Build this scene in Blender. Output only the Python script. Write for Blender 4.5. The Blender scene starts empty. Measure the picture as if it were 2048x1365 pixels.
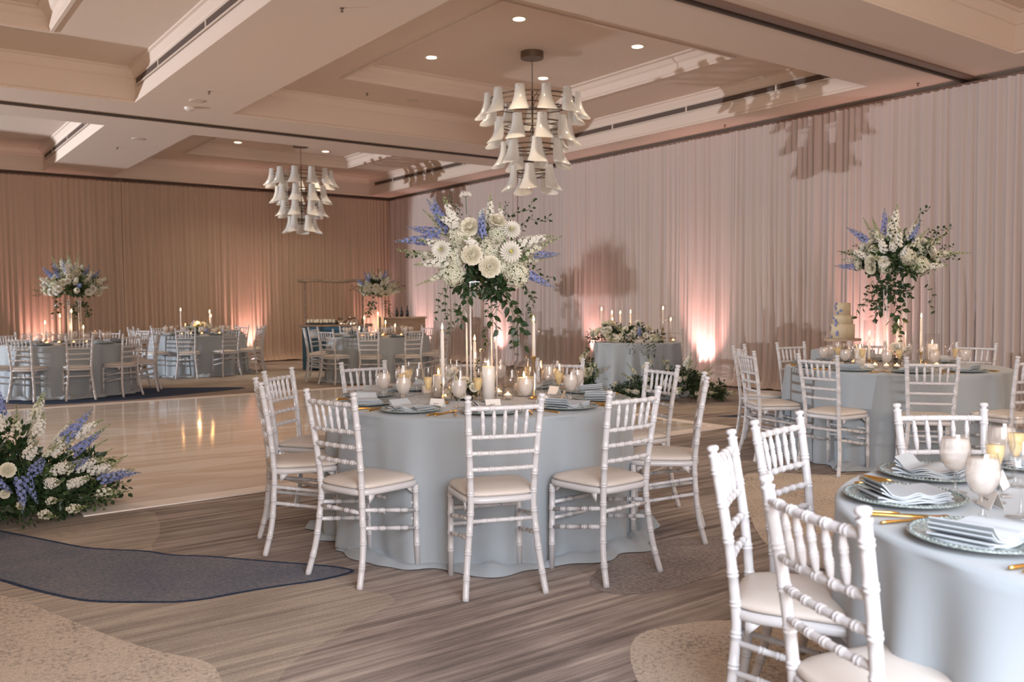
import bpy, math, random
from math import sin, cos, pi, radians, sqrt
from mathutils import Vector, Matrix, Euler, noise

# ---------------------------------------------------------------- camera, world, exposure
scn = bpy.context.scene
COL = scn.collection
CAMH = 1.34
cam_d = bpy.data.cameras.new('camera')
cam_d.sensor_width = 36.0
cam_d.lens = 1756.5 / 2048 * 36
cam_d.clip_end = 80
cam = bpy.data.objects.new('camera', cam_d)
COL.objects.link(cam)
YAW, PIT, ROL = .63663, .043463, .0071631
_f = Vector((sin(YAW) * cos(PIT), cos(YAW) * cos(PIT), -sin(PIT)))
_r = Vector((cos(YAW), -sin(YAW), 0))
_d = _f.cross(_r)
R2 = _r * cos(ROL) + _d * sin(ROL)
D2 = _d * cos(ROL) - _r * sin(ROL)
cam.matrix_world = Matrix(((R2.x, -D2.x, -_f.x, 0), (R2.y, -D2.y, -_f.y, 0), (R2.z, -D2.z, -_f.z, CAMH), (0, 0, 0, 1)))
cam_d.dof.use_dof = True
cam_d.dof.focus_distance = 4.9
cam_d.dof.aperture_fstop = 4.0
scn.camera = cam
scn.view_settings.view_transform = 'Standard'
scn.view_settings.look = 'None'
scn.view_settings.gamma = 1
scn.view_settings.use_curve_mapping = False
scn.view_settings.exposure = 0.1
scn.cycles.transparent_max_bounces = 24

w = bpy.data.worlds.new('world')
scn.world = w
w.use_nodes = True
w.node_tree.nodes['Background'].inputs[0].default_value = (1.0, .72, .54, 1)
w.node_tree.nodes['Background'].inputs[1].default_value = .9


def lamp(kind, name, loc, energy, col, size=.1, target=None, spot=None, blend=.5, sy=None):
    d = bpy.data.lights.new(name, kind)
    d.energy = energy
    d.color = col
    if kind == 'AREA':
        d.size = size
        if sy:
            d.shape = 'RECTANGLE'
            d.size_y = sy
    else:
        d.shadow_soft_size = size
    if spot:
        d.spot_size = spot
        d.spot_blend = blend
    o = bpy.data.objects.new(name, d)
    COL.objects.link(o)
    o.location = loc
    if target is not None:
        o.rotation_euler = (Vector(target) - Vector(loc)).to_track_quat('-Z', 'Y').to_euler()
    return o


FLASH = (.88, .92, 1.0)
# the two photographic strobes of the shoot: one far off to the left, one bounced beside the camera
lamp('SPOT', 'strobe_light', (-8.6, 18.7, 1.55), 6600, FLASH, .10, target=(-.6, 14.75, 1.7), spot=radians(56), blend=.08)
lamp('AREA', 'bounce_strobe_light', (.8, -.9, 1.95), 215, (.76, .86, 1.0), 2.0, target=(2.8, 1.1, .35))
# added warm fill panel behind the camera, raises the room's ambient light
lamp('AREA', 'warm_fill_light', (.5, -3.6, 2.2), 270, (1, .74, .54), 9.0, target=(4.5, 8, 3.2), sy=3.2)

lamp('AREA', 'warm_fill_light', (-4.5, 9.5, .9), 90, (1, .70, .46), 4.0, target=(3.5, 10.5, 4.4))  # added fill panel, out of view at left, brightens the ceiling

# ---------------------------------------------------------------- helpers


def srgb(r, g, b):
    f = lambda c: ((c / 255 + .055) / 1.055) ** 2.4 if c > 10 else c / 255 / 12.92
    return (f(r), f(g), f(b), 1)


def mat(name, col, rough=.6, metal=0, spec=.5, trans=0, emit=None, es=0, sheen=0, sub=0, alpha=1):
    m = bpy.data.materials.new(name)
    m.use_nodes = True
    b = m.node_tree.nodes['Principled BSDF']
    b.inputs['Base Color'].default_value = col
    b.inputs['Roughness'].default_value = rough
    b.inputs['Metallic'].default_value = metal
    b.inputs['Specular IOR Level'].default_value = spec
    b.inputs['Transmission Weight'].default_value = trans
    b.inputs['Sheen Weight'].default_value = sheen
    if emit:
        b.inputs['Emission Color'].default_value = emit
        b.inputs['Emission Strength'].default_value = es
    return m


def nd(m, t, **kw):
    n = m.node_tree.nodes.new(t)
    for k, v in kw.items():
        setattr(n, k, v)
    return n


def ln(m, a, ai, b, bi):
    m.node_tree.links.new(a.outputs[ai], b.inputs[bi])


def bsdf(m):
    return m.node_tree.nodes['Principled BSDF']


def add_bump(m, scale, strength, dist=.002, stretch=(1, 1, 1), detail=3):
    tc = nd(m, 'ShaderNodeTexCoord')
    mp = nd(m, 'ShaderNodeMapping')
    mp.inputs['Scale'].default_value = stretch
    n = nd(m, 'ShaderNodeTexNoise')
    n.inputs['Scale'].default_value = scale
    n.inputs['Detail'].default_value = detail
    b = nd(m, 'ShaderNodeBump')
    b.inputs['Strength'].default_value = strength
    b.inputs['Distance'].default_value = dist
    ln(m, tc, 'Object', mp, 'Vector')
    ln(m, mp, 'Vector', n, 'Vector')
    ln(m, n, 'Fac', b, 'Height')
    ln(m, b, 'Normal', bsdf(m), 'Normal')


def vary(m, c1, c2, scale, stretch=(1, 1, 1), lo=.35, hi=.65, detail=4):
    tc = nd(m, 'ShaderNodeTexCoord')
    mp = nd(m, 'ShaderNodeMapping')
    mp.inputs['Scale'].default_value = stretch
    n = nd(m, 'ShaderNodeTexNoise')
    n.inputs['Scale'].default_value = scale
    n.inputs['Detail'].default_value = detail
    r = nd(m, 'ShaderNodeValToRGB')
    r.color_ramp.elements[0].position = lo
    r.color_ramp.elements[0].color = c1
    r.color_ramp.elements[1].position = hi
    r.color_ramp.elements[1].color = c2
    ln(m, tc, 'Object', mp, 'Vector')
    ln(m, mp, 'Vector', n, 'Vector')
    ln(m, n, 'Fac', r, 'Fac')
    ln(m, r, 'Color', bsdf(m), 'Base Color')
    return r


def glass_mat(name, tint=(1, 1, 1, 1), refl=.12):
    m = bpy.data.materials.new(name)
    m.use_nodes = True
    nt = m.node_tree
    nt.nodes.clear()
    out = nt.nodes.new('ShaderNodeOutputMaterial')
    mix = nt.nodes.new('ShaderNodeMixShader')
    tr = nt.nodes.new('ShaderNodeBsdfTransparent')
    tr.inputs[0].default_value = tint
    gl = nt.nodes.new('ShaderNodeBsdfGlossy')
    gl.inputs['Roughness'].default_value = .03
    lw = nt.nodes.new('ShaderNodeLayerWeight')
    lw.inputs['Blend'].default_value = .5
    pw = nt.nodes.new('ShaderNodeMath')
    pw.operation = 'POWER'
    pw.inputs[1].default_value = 2.6
    mul = nt.nodes.new('ShaderNodeMath')
    mul.operation = 'MULTIPLY_ADD'
    mul.inputs[1].default_value = .7
    mul.inputs[2].default_value = .06
    nt.links.new(lw.outputs['Facing'], pw.inputs[0])
    nt.links.new(pw.outputs[0], mul.inputs[0])
    nt.links.new(mul.outputs[0], mix.inputs[0])
    nt.links.new(tr.outputs[0], mix.inputs[1])
    nt.links.new(gl.outputs[0], mix.inputs[2])
    nt.links.new(mix.outputs[0], out.inputs[0])
    return m


def milky_mat(name, col, op):
    m = bpy.data.materials.new(name)
    m.use_nodes = True
    nt = m.node_tree
    b = nt.nodes['Principled BSDF']
    b.inputs['Base Color'].default_value = col
    b.inputs['Roughness'].default_value = .25
    out = nt.nodes['Material Output']
    mix = nt.nodes.new('ShaderNodeMixShader')
    tr = nt.nodes.new('ShaderNodeBsdfTransparent')
    tr.inputs[0].default_value = (1, .97, .92, 1)
    mix.inputs[0].default_value = op
    nt.links.new(tr.outputs[0], mix.inputs[1])
    nt.links.new(b.outputs[0], mix.inputs[2])
    nt.links.new(mix.outputs[0], out.inputs[0])
    return m


def translucent_mat(name, col, tw=.35, rough=.5):
    m = mat(name, col, rough)
    nt = m.node_tree
    b = nt.nodes['Principled BSDF']
    out = nt.nodes['Material Output']
    mix = nt.nodes.new('ShaderNodeMixShader')
    tr = nt.nodes.new('ShaderNodeBsdfTranslucent')
    tr.inputs[0].default_value = col
    mix.inputs[0].default_value = tw
    nt.links.new(b.outputs[0], mix.inputs[1])
    nt.links.new(tr.outputs[0], mix.inputs[2])
    nt.links.new(mix.outputs[0], out.inputs[0])
    return m


class MB:
    def __init__(s):
        s.v = []
        s.f = []
        s.m = []
        s.mi = 0

    def add(s, vs, fs, mi=None):
        o = len(s.v)
        s.v += [tuple(p) for p in vs]
        s.f += [tuple(i + o for i in f) for f in fs]
        s.m += [s.mi if mi is None else mi] * len(fs)
        return s

    def box(s, c, d, rz=0, mi=None, taper=1):
        x, y, z = d[0] / 2, d[1] / 2, d[2] / 2
        cr, sr = cos(rz), sin(rz)
        vs = []
        for k in (-1, 1):
            t = 1 if k < 0 else taper
            for a, b in ((-1, -1), (1, -1), (1, 1), (-1, 1)):
                px, py = a * x * t, b * y * t
                vs.append((c[0] + px * cr - py * sr, c[1] + px * sr + py * cr, c[2] + k * z))
        return s.add(vs, [(0, 3, 2, 1), (4, 5, 6, 7), (0, 1, 5, 4), (1, 2, 6, 5), (2, 3, 7, 6), (3, 0, 4, 7)], mi)

    def tube(s, pts, rad, n=8, cap=True, mi=None, loop=False):
        pts = [Vector(p) for p in pts]
        N = len(pts)
        if not hasattr(rad, '__len__'):
            rad = [rad] * N
        vs, fs = [], []
        up = None
        for i, p in enumerate(pts):
            if loop:
                t = pts[(i + 1) % N] - pts[i - 1]
            else:
                t = pts[min(i + 1, N - 1)] - pts[max(i - 1, 0)]
            if t.length < 1e-9:
                t = Vector((0, 0, 1))
            t.normalize()
            if up is None:
                up = Vector((1, 0, 0)) if abs(t.x) < .8 else Vector((0, 1, 0))
            a = (up - t * up.dot(t))
            if a.length < 1e-6:
                a = Vector((0, 1, 0)) - t * t.y
            a.normalize()
            up = a
            b = t.cross(a)
            for k in range(n):
                an = 2 * pi * k / n
                vs.append(p + (a * cos(an) + b * sin(an)) * rad[i])
        M = N if loop else N - 1
        for i in range(M):
            j = (i + 1) % N
            for k in range(n):
                l = (k + 1) % n
                fs.append((i * n + k, i * n + l, j * n + l, j * n + k))
        if cap and not loop:
            fs.append(tuple(range(n - 1, -1, -1)))
            fs.append(tuple((N - 1) * n + k for k in range(n)))
        return s.add(vs, fs, mi)

    def lathe(s, prof, n=24, c=(0, 0, 0), mi=None, capb=False, capt=False):
        vs, fs = [], []
        for r, z in prof:
            for k in range(n):
                a = 2 * pi * k / n
                vs.append((c[0] + r * cos(a), c[1] + r * sin(a), c[2] + z))
        for i in range(len(prof) - 1):
            for k in range(n):
                l = (k + 1) % n
                fs.append((i * n + k, i * n + l, (i + 1) * n + l, (i + 1) * n + k))
        if capb:
            fs.append(tuple(range(n - 1, -1, -1)))
        if capt:
            fs.append(tuple((len(prof) - 1) * n + k for k in range(n)))
        return s.add(vs, fs, mi)

    def grid(s, fn, nu, nv, mi=None, wrap=False):
        vs = [fn(i / nu, j / nv) for j in range(nv + 1) for i in range(nu + (0 if wrap else 1))]
        W = nu if wrap else nu + 1
        fs = []
        for j in range(nv):
            for i in range(nu):
                k = (i + 1) % W if wrap else i + 1
                fs.append((j * W + i, j * W + k, (j + 1) * W + k, (j + 1) * W + i))
        return s.add(vs, fs, mi)

    def slab(s, pts, z0, z1, mi=None):
        n = len(pts)
        vs = [(p[0], p[1], z0) for p in pts] + [(p[0], p[1], z1) for p in pts]
        fs = [tuple(range(n - 1, -1, -1)), tuple(range(n, 2 * n))]
        fs += [(i, (i + 1) % n, n + (i + 1) % n, n + i) for i in range(n)]
        return s.add(vs, fs, mi)

    def mesh(s, name, mats, smooth=False):
        me = bpy.data.meshes.new(name)
        me.from_pydata(s.v, [], s.f)
        for m in (mats if isinstance(mats, (list, tuple)) else [mats]):
            me.materials.append(m)
        me.polygons.foreach_set('material_index', s.m)
        if smooth:
            me.polygons.foreach_set('use_smooth', [True] * len(s.f))
        me.update()
        return me

    def build(s, name, mats, parent=None, smooth=False, bevel=0):
        o = bpy.data.objects.new(name, s.mesh(name, mats, smooth))
        COL.objects.link(o)
        if parent:
            o.parent = parent
        if bevel:
            b = o.modifiers.new('bevel', 'BEVEL')
            b.width = bevel
            b.segments = 2
            b.limit_method = 'ANGLE'
        return o


def tag(o, label, cat, group=None, kind=None):
    if label:
        o['label'] = label
    if cat:
        o['category'] = cat
    if group:
        o['group'] = group
    if kind:
        o['kind'] = kind
    return o


def struct(o, label=None):
    o['kind'] = 'structure'
    if label:
        o['label'] = label
        o['category'] = o.name.split('_')[0]
    return o


def empty(name, loc=(0, 0, 0), rz=0):
    o = bpy.data.objects.new(name, None)
    o.empty_display_size = .1
    COL.objects.link(o)
    o.location = loc
    o.rotation_euler = (0, 0, rz)
    return o


KIDS = {}


def copy_tree(o, parent=None):
    c = o.copy()
    COL.objects.link(c)
    c.parent = parent
    for ch in KIDS.get(o.name) or KIDS.setdefault(o.name, list(o.children)):
        copy_tree(ch, c)
    return c


class Proto:
    """first call places the built thing itself, later calls place copies"""

    def __init__(s, root):
        s.root = root
        s.used = False
        KIDS[root.name] = list(root.children)

    def place(s, loc, rz, label, cat, group):
        o = copy_tree(s.root) if s.used else s.root
        s.used = True
        o.location = loc
        o.rotation_euler = (0, 0, rz)
        tag(o, label, cat, group)
        return o


def inst(me, name, parent, loc, rot=(0, 0, 0), sc=1, label=None):
    o = bpy.data.objects.new(name, me)
    COL.objects.link(o)
    o.parent = parent
    o.location = loc
    o.rotation_euler = rot
    o.scale = (sc, sc, sc)
    if label:
        o['label'] = label
    return o


# ---------------------------------------------------------------- materials
M = {}
M['ceil'] = mat('ceiling_paint', (.72, .60, .51, 1), .85)
add_bump(M['ceil'], 60, .15, .003)
M['ceiltrim'] = mat('ceiling_trim_paint', (.62, .52, .44, 1), .6)
M['dark'] = mat('dark_track', (.05, .035, .028, 1), .5)
M['brown'] = mat('bronze_track', (.19, .12, .09, 1), .4)
M['vent'] = mat('vent_shadow', (.10, .07, .055, 1), .7)
M['wall'] = mat('wall_paint', (.13, .10, .075, 1), .8)
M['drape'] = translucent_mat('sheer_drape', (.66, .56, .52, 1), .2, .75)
M['drape_b'] = translucent_mat('sheer_drape_warm_lit', (.66, .50, .39, 1), .2, .75)  # same drapes; warm light on the back wall is put into the colour
M['white'] = mat('white_lacquer', (.58, .575, .585, 1), .28)
M['cushion'] = mat('ivory_vinyl', (.60, .55, .50, 1), .45)
add_bump(M['cushion'], 400, .12, .0006)
M['cloth'] = mat('pale_blue_linen', (.315, .355, .385, 1), .85, sheen=.25)
add_bump(M['cloth'], 500, .15, .0006)
M['steel'] = mat('brushed_bronze', (.20, .15, .11, 1), .45, .8)
M['shade'] = translucent_mat('milk_glass', (.80, .80, .77, 1), .3, .12)
M['gold'] = mat('gold_flatware', (.80, .48, .14, 1), .25, 1)
M['brass'] = mat('aged_brass', (.62, .42, .18, 1), .3, 1)
M['charger'] = mat('beaded_glass_charger', (.33, .38, .37, 1), .18, .1)
_r = vary(M['charger'], (.15, .19, .19, 1), (.36, .41, .39, 1), 160, lo=.4, hi=.6, detail=1)
M['napkin'] = mat('blue_grey_napkin', (.44, .48, .51, 1), .9)
M['paper'] = mat('white_card', (.78, .74, .68, 1), .7)
M['ink'] = mat('grey_ink', (.2, .2, .2, 1), .7)
M['glass'] = glass_mat('clear_glass')
M['glass2'] = glass_mat('hurricane_glass', (.97, .97, .97, 1), .1)
M['water'] = milky_mat('iced_water', (.74, .69, .66, 1), .46)
M['champ'] = milky_mat('champagne', (.85, .66, .32, 1), .5)
M['wax'] = mat('white_wax', (.88, .82, .74, 1), .45, emit=(1, .62, .32, 1), es=.0)
M['flame'] = mat('candle_flame', (1, .6, .2, 1), .5, emit=(1, .50, .16, 1), es=42)
M['glow'] = mat('tealight_glow', (1, .6, .2, 1), .5, emit=(1, .45, .14, 1), es=9)
M['wick'] = mat('black_wick', (.02, .02, .02, 1), .8)
M['acryl'] = mat('clear_acrylic_rod', (.72, .68, .66, 1), .12)
M['petal'] = translucent_mat('ivory_petal', (.80, .77, .64, 1), .2, .6)
M['petal2'] = translucent_mat('white_petal', (.84, .83, .76, 1), .2, .6)
M['hyd'] = translucent_mat('hydrangea_petal', (.74, .74, .60, 1), .2, .6)
M['blue'] = translucent_mat('delphinium_blue_petal', (.27, .32, .60, 1), .2, .6)
M['yellow'] = mat('dahlia_heart', (.62, .55, .12, 1), .7)
M['leaf'] = translucent_mat('dark_leaf', (.026, .055, .020, 1), .15, .4)
M['leaf2'] = translucent_mat('green_leaf', (.09, .15, .045, 1), .15, .5)
M['stem'] = mat('flower_stem', (.07, .12, .04, 1), .6)
M['bud'] = translucent_mat('pale_green_bud', (.45, .50, .26, 1), .2, .6)
M['bar'] = mat('blue_bar_cloth', (.035, .12, .20, 1), .6)
M['wood'] = mat('rustic_wood', (.20, .13, .08, 1), .6)
vary(M['wood'], (.14, .09, .06, 1), (.32, .22, .14, 1), 6, (1, 12, 12))
M['lightwood'] = mat('pale_wood', (.45, .33, .24, 1), .6)
vary(M['lightwood'], (.38, .27, .19, 1), (.52, .40, .29, 1), 5, (1, 14, 14))
M['silver'] = mat('polished_silver', (.75, .68, .58, 1), .12, 1)
M['black'] = mat('black_tray', (.02, .02, .02, 1), .4)
M['cake'] = mat('buttercream', (.66, .58, .42, 1), .6)
add_bump(M['cake'], 8, .6, .006, (1, 1, 14))
M['canlight'] = mat('downlight_lamp', (1, .9, .75, 1), .4, emit=(1, .80, .55, 1), es=5)
M['canrim'] = mat('chrome_reflector', (.85, .78, .68, 1), .12, .9)
M['pinklens'] = mat('pink_led_lens', (1, .7, .7, 1), .4, emit=(1, .62, .60, 1), es=9)
M['whiteplastic'] = mat('white_plastic', (.75, .70, .66, 1), .4)


def carpet(name, a, b, c, stripe=True, sp=1.0):
    m = bpy.data.materials.new(name)
    m.use_nodes = True
    bs = bsdf(m)
    bs.inputs['Roughness'].default_value = .95
    bs.inputs['Specular IOR Level'].default_value = .15
    tc = nd(m, 'ShaderNodeTexCoord')
    mp = nd(m, 'ShaderNodeMapping')
    mp.inputs['Rotation'].default_value = (0, 0, radians(3.5))
    mp.inputs['Scale'].default_value = (.35, 9, 1) if stripe else (1, 1, 1)
    n1 = nd(m, 'ShaderNodeTexNoise')
    n1.inputs['Scale'].default_value = 2.4 if stripe else 48
    n1.inputs['Detail'].default_value = 7
    n1.inputs['Roughness'].default_value = .72
    n2 = nd(m, 'ShaderNodeTexNoise')
    n2.inputs['Scale'].default_value = 1.3 if stripe else 3.2
    n2.inputs['Detail'].default_value = 3
    n3 = nd(m, 'ShaderNodeTexNoise')
    n3.inputs['Scale'].default_value = 260
    n3.inputs['Detail'].default_value = 2
    ln(m, tc, 'Object', mp, 'Vector')
    ln(m, mp, 'Vector', n1, 'Vector')
    ln(m, tc, 'Object', n2, 'Vector')
    ln(m, tc, 'Object', n3, 'Vector')
    r = nd(m, 'ShaderNodeValToRGB')
    e = r.color_ramp.elements
    e[0].position = .36
    e[0].color = a
    e[1].position = .66
    e[1].color = c
    k = e.new(.5)
    k.color = b
    mx = nd(m, 'ShaderNodeMath', operation='MULTIPLY_ADD')
    mx.inputs[1].default_value = .35
    ln(m, n2, 'Fac', mx, 0)
    ad = nd(m, 'ShaderNodeMath', operation='ADD')
    ad.inputs[1].default_value = -.175
    ln(m, n1, 'Fac', ad, 0)
    ln(m, ad, 0, mx, 2)
    ln(m, mx, 0, r, 'Fac')
    mc = nd(m, 'ShaderNodeMix', data_type='RGBA', blend_type='MULTIPLY')
    mc.inputs[0].default_value = .55
    r3 = nd(m, 'ShaderNodeValToRGB')
    r3.color_ramp.elements[0].position = .35
    r3.color_ramp.elements[0].color = (.62, .62, .62, 1)
    r3.color_ramp.elements[1].position = .62
    r3.color_ramp.elements[1].color = (1.25, 1.25, 1.25, 1)
    ln(m, n3, 'Fac', r3, 'Fac')
    m.node_tree.links.new(r.outputs['Color'], mc.inputs[6])
    m.node_tree.links.new(r3.outputs['Color'], mc.inputs[7])
    m.node_tree.links.new(mc.outputs[2], bs.inputs['Base Color'])
    bp = nd(m, 'ShaderNodeBump')
    bp.inputs['Strength'].default_value = .5
    bp.inputs['Distance'].default_value = .003
    ln(m, n3, 'Fac', bp, 'Height')
    ln(m, bp, 'Normal', bs, 'Normal')
    return m


# ---------------------------------------------------------------- floor
CAR = [carpet('striped_carpet', (.16, .132, .120, 1), (.30, .252, .225, 1), (.50, .43, .38, 1)),
       carpet('light_striped_carpet', (.25, .215, .185, 1), (.37, .32, .27, 1), (.52, .45, .37, 1)),
       carpet('slate_carpet', (.125, .14, .18, 1), (.165, .178, .215, 1), (.25, .23, .235, 1), False),
       carpet('beige_mottled_carpet', (.32, .275, .235, 1), (.58, .50, .415, 1), (.62, .535, .445, 1), False),
       carpet('navy_carpet', (.02, .032, .07, 1), (.035, .055, .10, 1), (.06, .08, .13, 1), False),
       carpet('dark_grey_carpet', (.17, .15, .145, 1), (.27, .235, .22, 1), (.37, .32, .29, 1), False)]
fb = MB()
fb.slab([(-9, -4), (11.3, -4), (11.3, 20.4), (-9, 20.4)], -.1, 0, 0)
rnd = random.Random(5)


def smooth_poly(pts, it=2):
    for _ in range(it):
        q = []
        for i in range(len(pts)):
            a, b = pts[i], pts[(i + 1) % len(pts)]
            q += [(a[0] * .75 + b[0] * .25, a[1] * .75 + b[1] * .25), (a[0] * .25 + b[0] * .75, a[1] * .25 + b[1] * .75)]
        pts = q
    return pts


def patch(pts, mi, z, it=2, sc=1.0):
    pts = smooth_poly(pts, it)
    cx = sum(p[0] for p in pts) / len(pts)
    cy = sum(p[1] for p in pts) / len(pts)
    pts = [(cx + (p[0] - cx) * sc, cy + (p[1] - cy) * sc) for p in pts]
    a = sum(pts[i][0] * pts[(i + 1) % len(pts)][1] - pts[(i + 1) % len(pts)][0] * pts[i][1] for i in range(len(pts)))
    if a < 0:
        pts = pts[::-1]
    fb.add([(p[0], p[1], z) for p in pts], [tuple(range(len(pts)))], mi)


def grow(pts, d):
    a = sum(pts[i][0] * pts[(i + 1) % len(pts)][1] - pts[(i + 1) % len(pts)][0] * pts[i][1] for i in range(len(pts)))
    s = 1 if a > 0 else -1
    out = []
    n = len(pts)
    for i in range(n):
        t = Vector((pts[(i + 1) % n][0] - pts[i - 1][0], pts[(i + 1) % n][1] - pts[i - 1][1]))
        t.normalize()
        out.append((pts[i][0] + t.y * d * s, pts[i][1] - t.x * d * s))
    return out


patch([(.55, 6.93), (.72, 6.92), (1.51, 6.08), (1.40, 5.4), (1.21, 5.0), (1.29, 4.82), (1.83, 4.15), (1.8, 3.73), (1.95, 3.48), (1.71, 3.35), (1.39, 3.18), (1.17, 3.03), (1.02, 2.7), (.25, 3.0), (-2, 3), (-2, 7)], 1, .0010, 1)
blue = [(.2, 6.6), (.49, 6.29), (.62, 5.99), (.82, 5.56), (.93, 5.31), (1.04, 5.16), (1.21, 5.0), (1.29, 4.82), (1.44, 4.7), (1.62, 4.45), (1.84, 4.18), (1.92, 4.06), (1.95, 3.97), (1.86, 3.95), (1.73, 3.94), (1.56, 3.98), (1.39, 4.0), (1.15, 4.01), (.99, 4.13), (.8, 4.28), (.7, 4.45), (.58, 4.71), (.5, 4.93), (.2, 5.5), (-1, 6.5)]
patch(grow(blue, .012), 4, .0016, 2)
patch(grow(blue, -.012), 2, .0022, 2)
patch([(.37, 4.83), (.47, 4.64), (.54, 4.54), (.6, 4.31), (.68, 4.07), (.74, 3.87), (.83, 3.62), (.91, 3.45), (.99, 3.33), (1.01, 3.22), (.99, 3.11), (.92, 2.6), (.5, 1.2), (-1.5, 1.5), (-1.5, 5.5)], 3, .0020, 2)
patch([(2.36, 2.44), (2.50, 2.52), (2.7, 2.48), (2.85, 2.42), (3.1, 2.2), (3.3, 1.9), (3.2, 1.2), (2.6, .8), (1.9, 1.2), (2.05, 2.0), (2.2, 2.26)], 3, .0012, 2)
patch([(5.41, 4.38), (5.65, 4.32), (5.9, 3.95), (6.3, 3.69), (5.9, 3.3), (4.45, 2.6), (3.72, 2.5), (3.9, 3.0), (4.75, 3.8)], 3, .0012, 2)
patch([(7.94, 6.82), (8.18, 6.72), (8.73, 6.56), (9.6, 6.13), (9.2, 6.0), (8.43, 6.30), (8.04, 6.62)], 4, .0012, 1)
patch([(1.2, 14.5), (1.9, 13.25), (2.97, 13.2), (4.02, 13.5), (5.2, 13.9), (4.22, 14.6), (3.23, 15.2), (2.25, 15.81), (1.65, 16.32)], 4, .0012, 2)
patch([(2.69, 3.10), (3.05, 3.32), (3.52, 3.46), (3.95, 3.30), (3.63, 2.98), (3.23, 2.80), (2.75, 2.84)], 5, .0014, 2)
patch([(7.6, 9.4), (8.73, 8.9), (10.19, 8.2), (10.9, 7.3), (9.4, 7.0), (8.5, 7.75), (7.43, 8.3)], 5, .0012, 2)
patch([(7.5, 8.2), (8.5, 7.7), (9.4, 6.95), (9.3, 6.4), (8.3, 6.9), (7.5, 7.4)], 1, .0011, 2)
patch([(4.3, 13.9), (6.5, 14.3), (7.5, 15.8), (6.2, 18.5), (4.0, 18.9), (3.2, 16.5)], 1, .0011, 2)
struct(fb.build('floor', CAR))

# dance floor : glossy white marble-look vinyl with a matt taped border
M['dance'] = mat('white_marble_vinyl', (.62, .55, .49, 1), .09, spec=.6)
_m = M['dance']
_tc = nd(_m, 'ShaderNodeTexCoord')
_mp = nd(_m, 'ShaderNodeMapping')
_mp.inputs['Scale'].default_value = (.22, 1.3, 1)
_mp.inputs['Rotation'].default_value = (0, 0, radians(20))
_n = nd(_m, 'ShaderNodeTexNoise')
_n.inputs['Scale'].default_value = 1.6
_n.inputs['Detail'].default_value = 5
_n.inputs['Distortion'].default_value = 1.2
_rr = nd(_m, 'ShaderNodeValToRGB')
_e = _rr.color_ramp.elements
_e[0].position = .40
_e[0].color = (.72, .65, .59, 1)
_e[1].position = .60
_e[1].color = (.78, .72, .67, 1)
_k = _e.new(.5)
_k.color = (.64, .54, .44, 1)
ln(_m, _tc, 'Object', _mp, 'Vector')
ln(_m, _mp, 'Vector', _n, 'Vector')
ln(_m, _n, 'Fac', _rr, 'Fac')
ln(_m, _rr, 'Color', bsdf(_m), 'Base Color')
_b = nd(_m, 'ShaderNodeBump')
_b.inputs['Strength'].default_value = .25
_b.inputs['Distance'].default_value = .02
_n2 = nd(_m, 'ShaderNodeTexNoise')
_n2.inputs['Scale'].default_value = 1.1
_n2.inputs['Detail'].default_value = 1
ln(_m, _tc, 'Object', _n2, 'Vector')
ln(_m, _n2, 'Fac', _b, 'Height')
ln(_m, _b, 'Normal', bsdf(_m), 'Normal')
M['tape'] = mat('matt_white_border', (.78, .71, .65, 1), .5)
df = empty('dance_floor', (4.24, 9.48, 0))
tag(df, 'glossy white marbled dance floor laid on the patterned carpet', 'dance floor')
b = MB()
b.box((0, 0, .006), (6.02, 6.5, .008))
b.build('dance_surface', M['dance'], df)
b = MB()
for (x, y, dx, dy) in ((0, -3.34, 6.3, .18), (0, 3.34, 6.3, .18), (-3.08, 0, .14, 6.5), (3.08, 0, .14, 6.5)):
    b.box((x, y, .0075), (dx, dy, .009))
b.build('border_strip', M['tape'], df)

# ---------------------------------------------------------------- ceiling
ZS, ZL, ZT = 4.05, 4.50, 4.72
BX = [(-3.02, 3.03), (4.30, 10.35)]
BY = [(-1.65, 4.60), (6.35, 12.55), (14.33, 19.95)]
XS = [-9, BX[0][0], BX[0][1], BX[1][0], BX[1][1], 11.3]
YS = [-4, BY[0][0], BY[0][1], BY[1][0], BY[1][1], BY[2][0], BY[2][1], 20.4]
cb = MB()
for i in range(5):
    for j in range(7):
        hole = i in (1, 3) and j in (1, 3, 5)
        if not hole:
            x0, x1, y0, y1 = XS[i], XS[i + 1], YS[j], YS[j + 1]
            cb.add([(x0, y0, ZS), (x0, y1, ZS), (x1, y1, ZS), (x1, y0, ZS)], [(0, 1, 2, 3)], 0)


def ring(prof, x0, x1, y0, y1, mi=0):
    """closed rectangular moulding: profile of (inset, z)"""
    vs, fs = [], []
    for d, z in prof:
        vs += [(x0 + d, y0 + d, z), (x1 - d, y0 + d, z), (x1 - d, y1 - d, z), (x0 + d, y1 - d, z)]
    for i in range(len(prof) - 1):
        for k in range(4):
            l = (k + 1) % 4
            fs.append((i * 4 + k, i * 4 + l, (i + 1) * 4 + l, (i + 1) * 4 + k))
    cb.add(vs, fs, mi)


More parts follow.
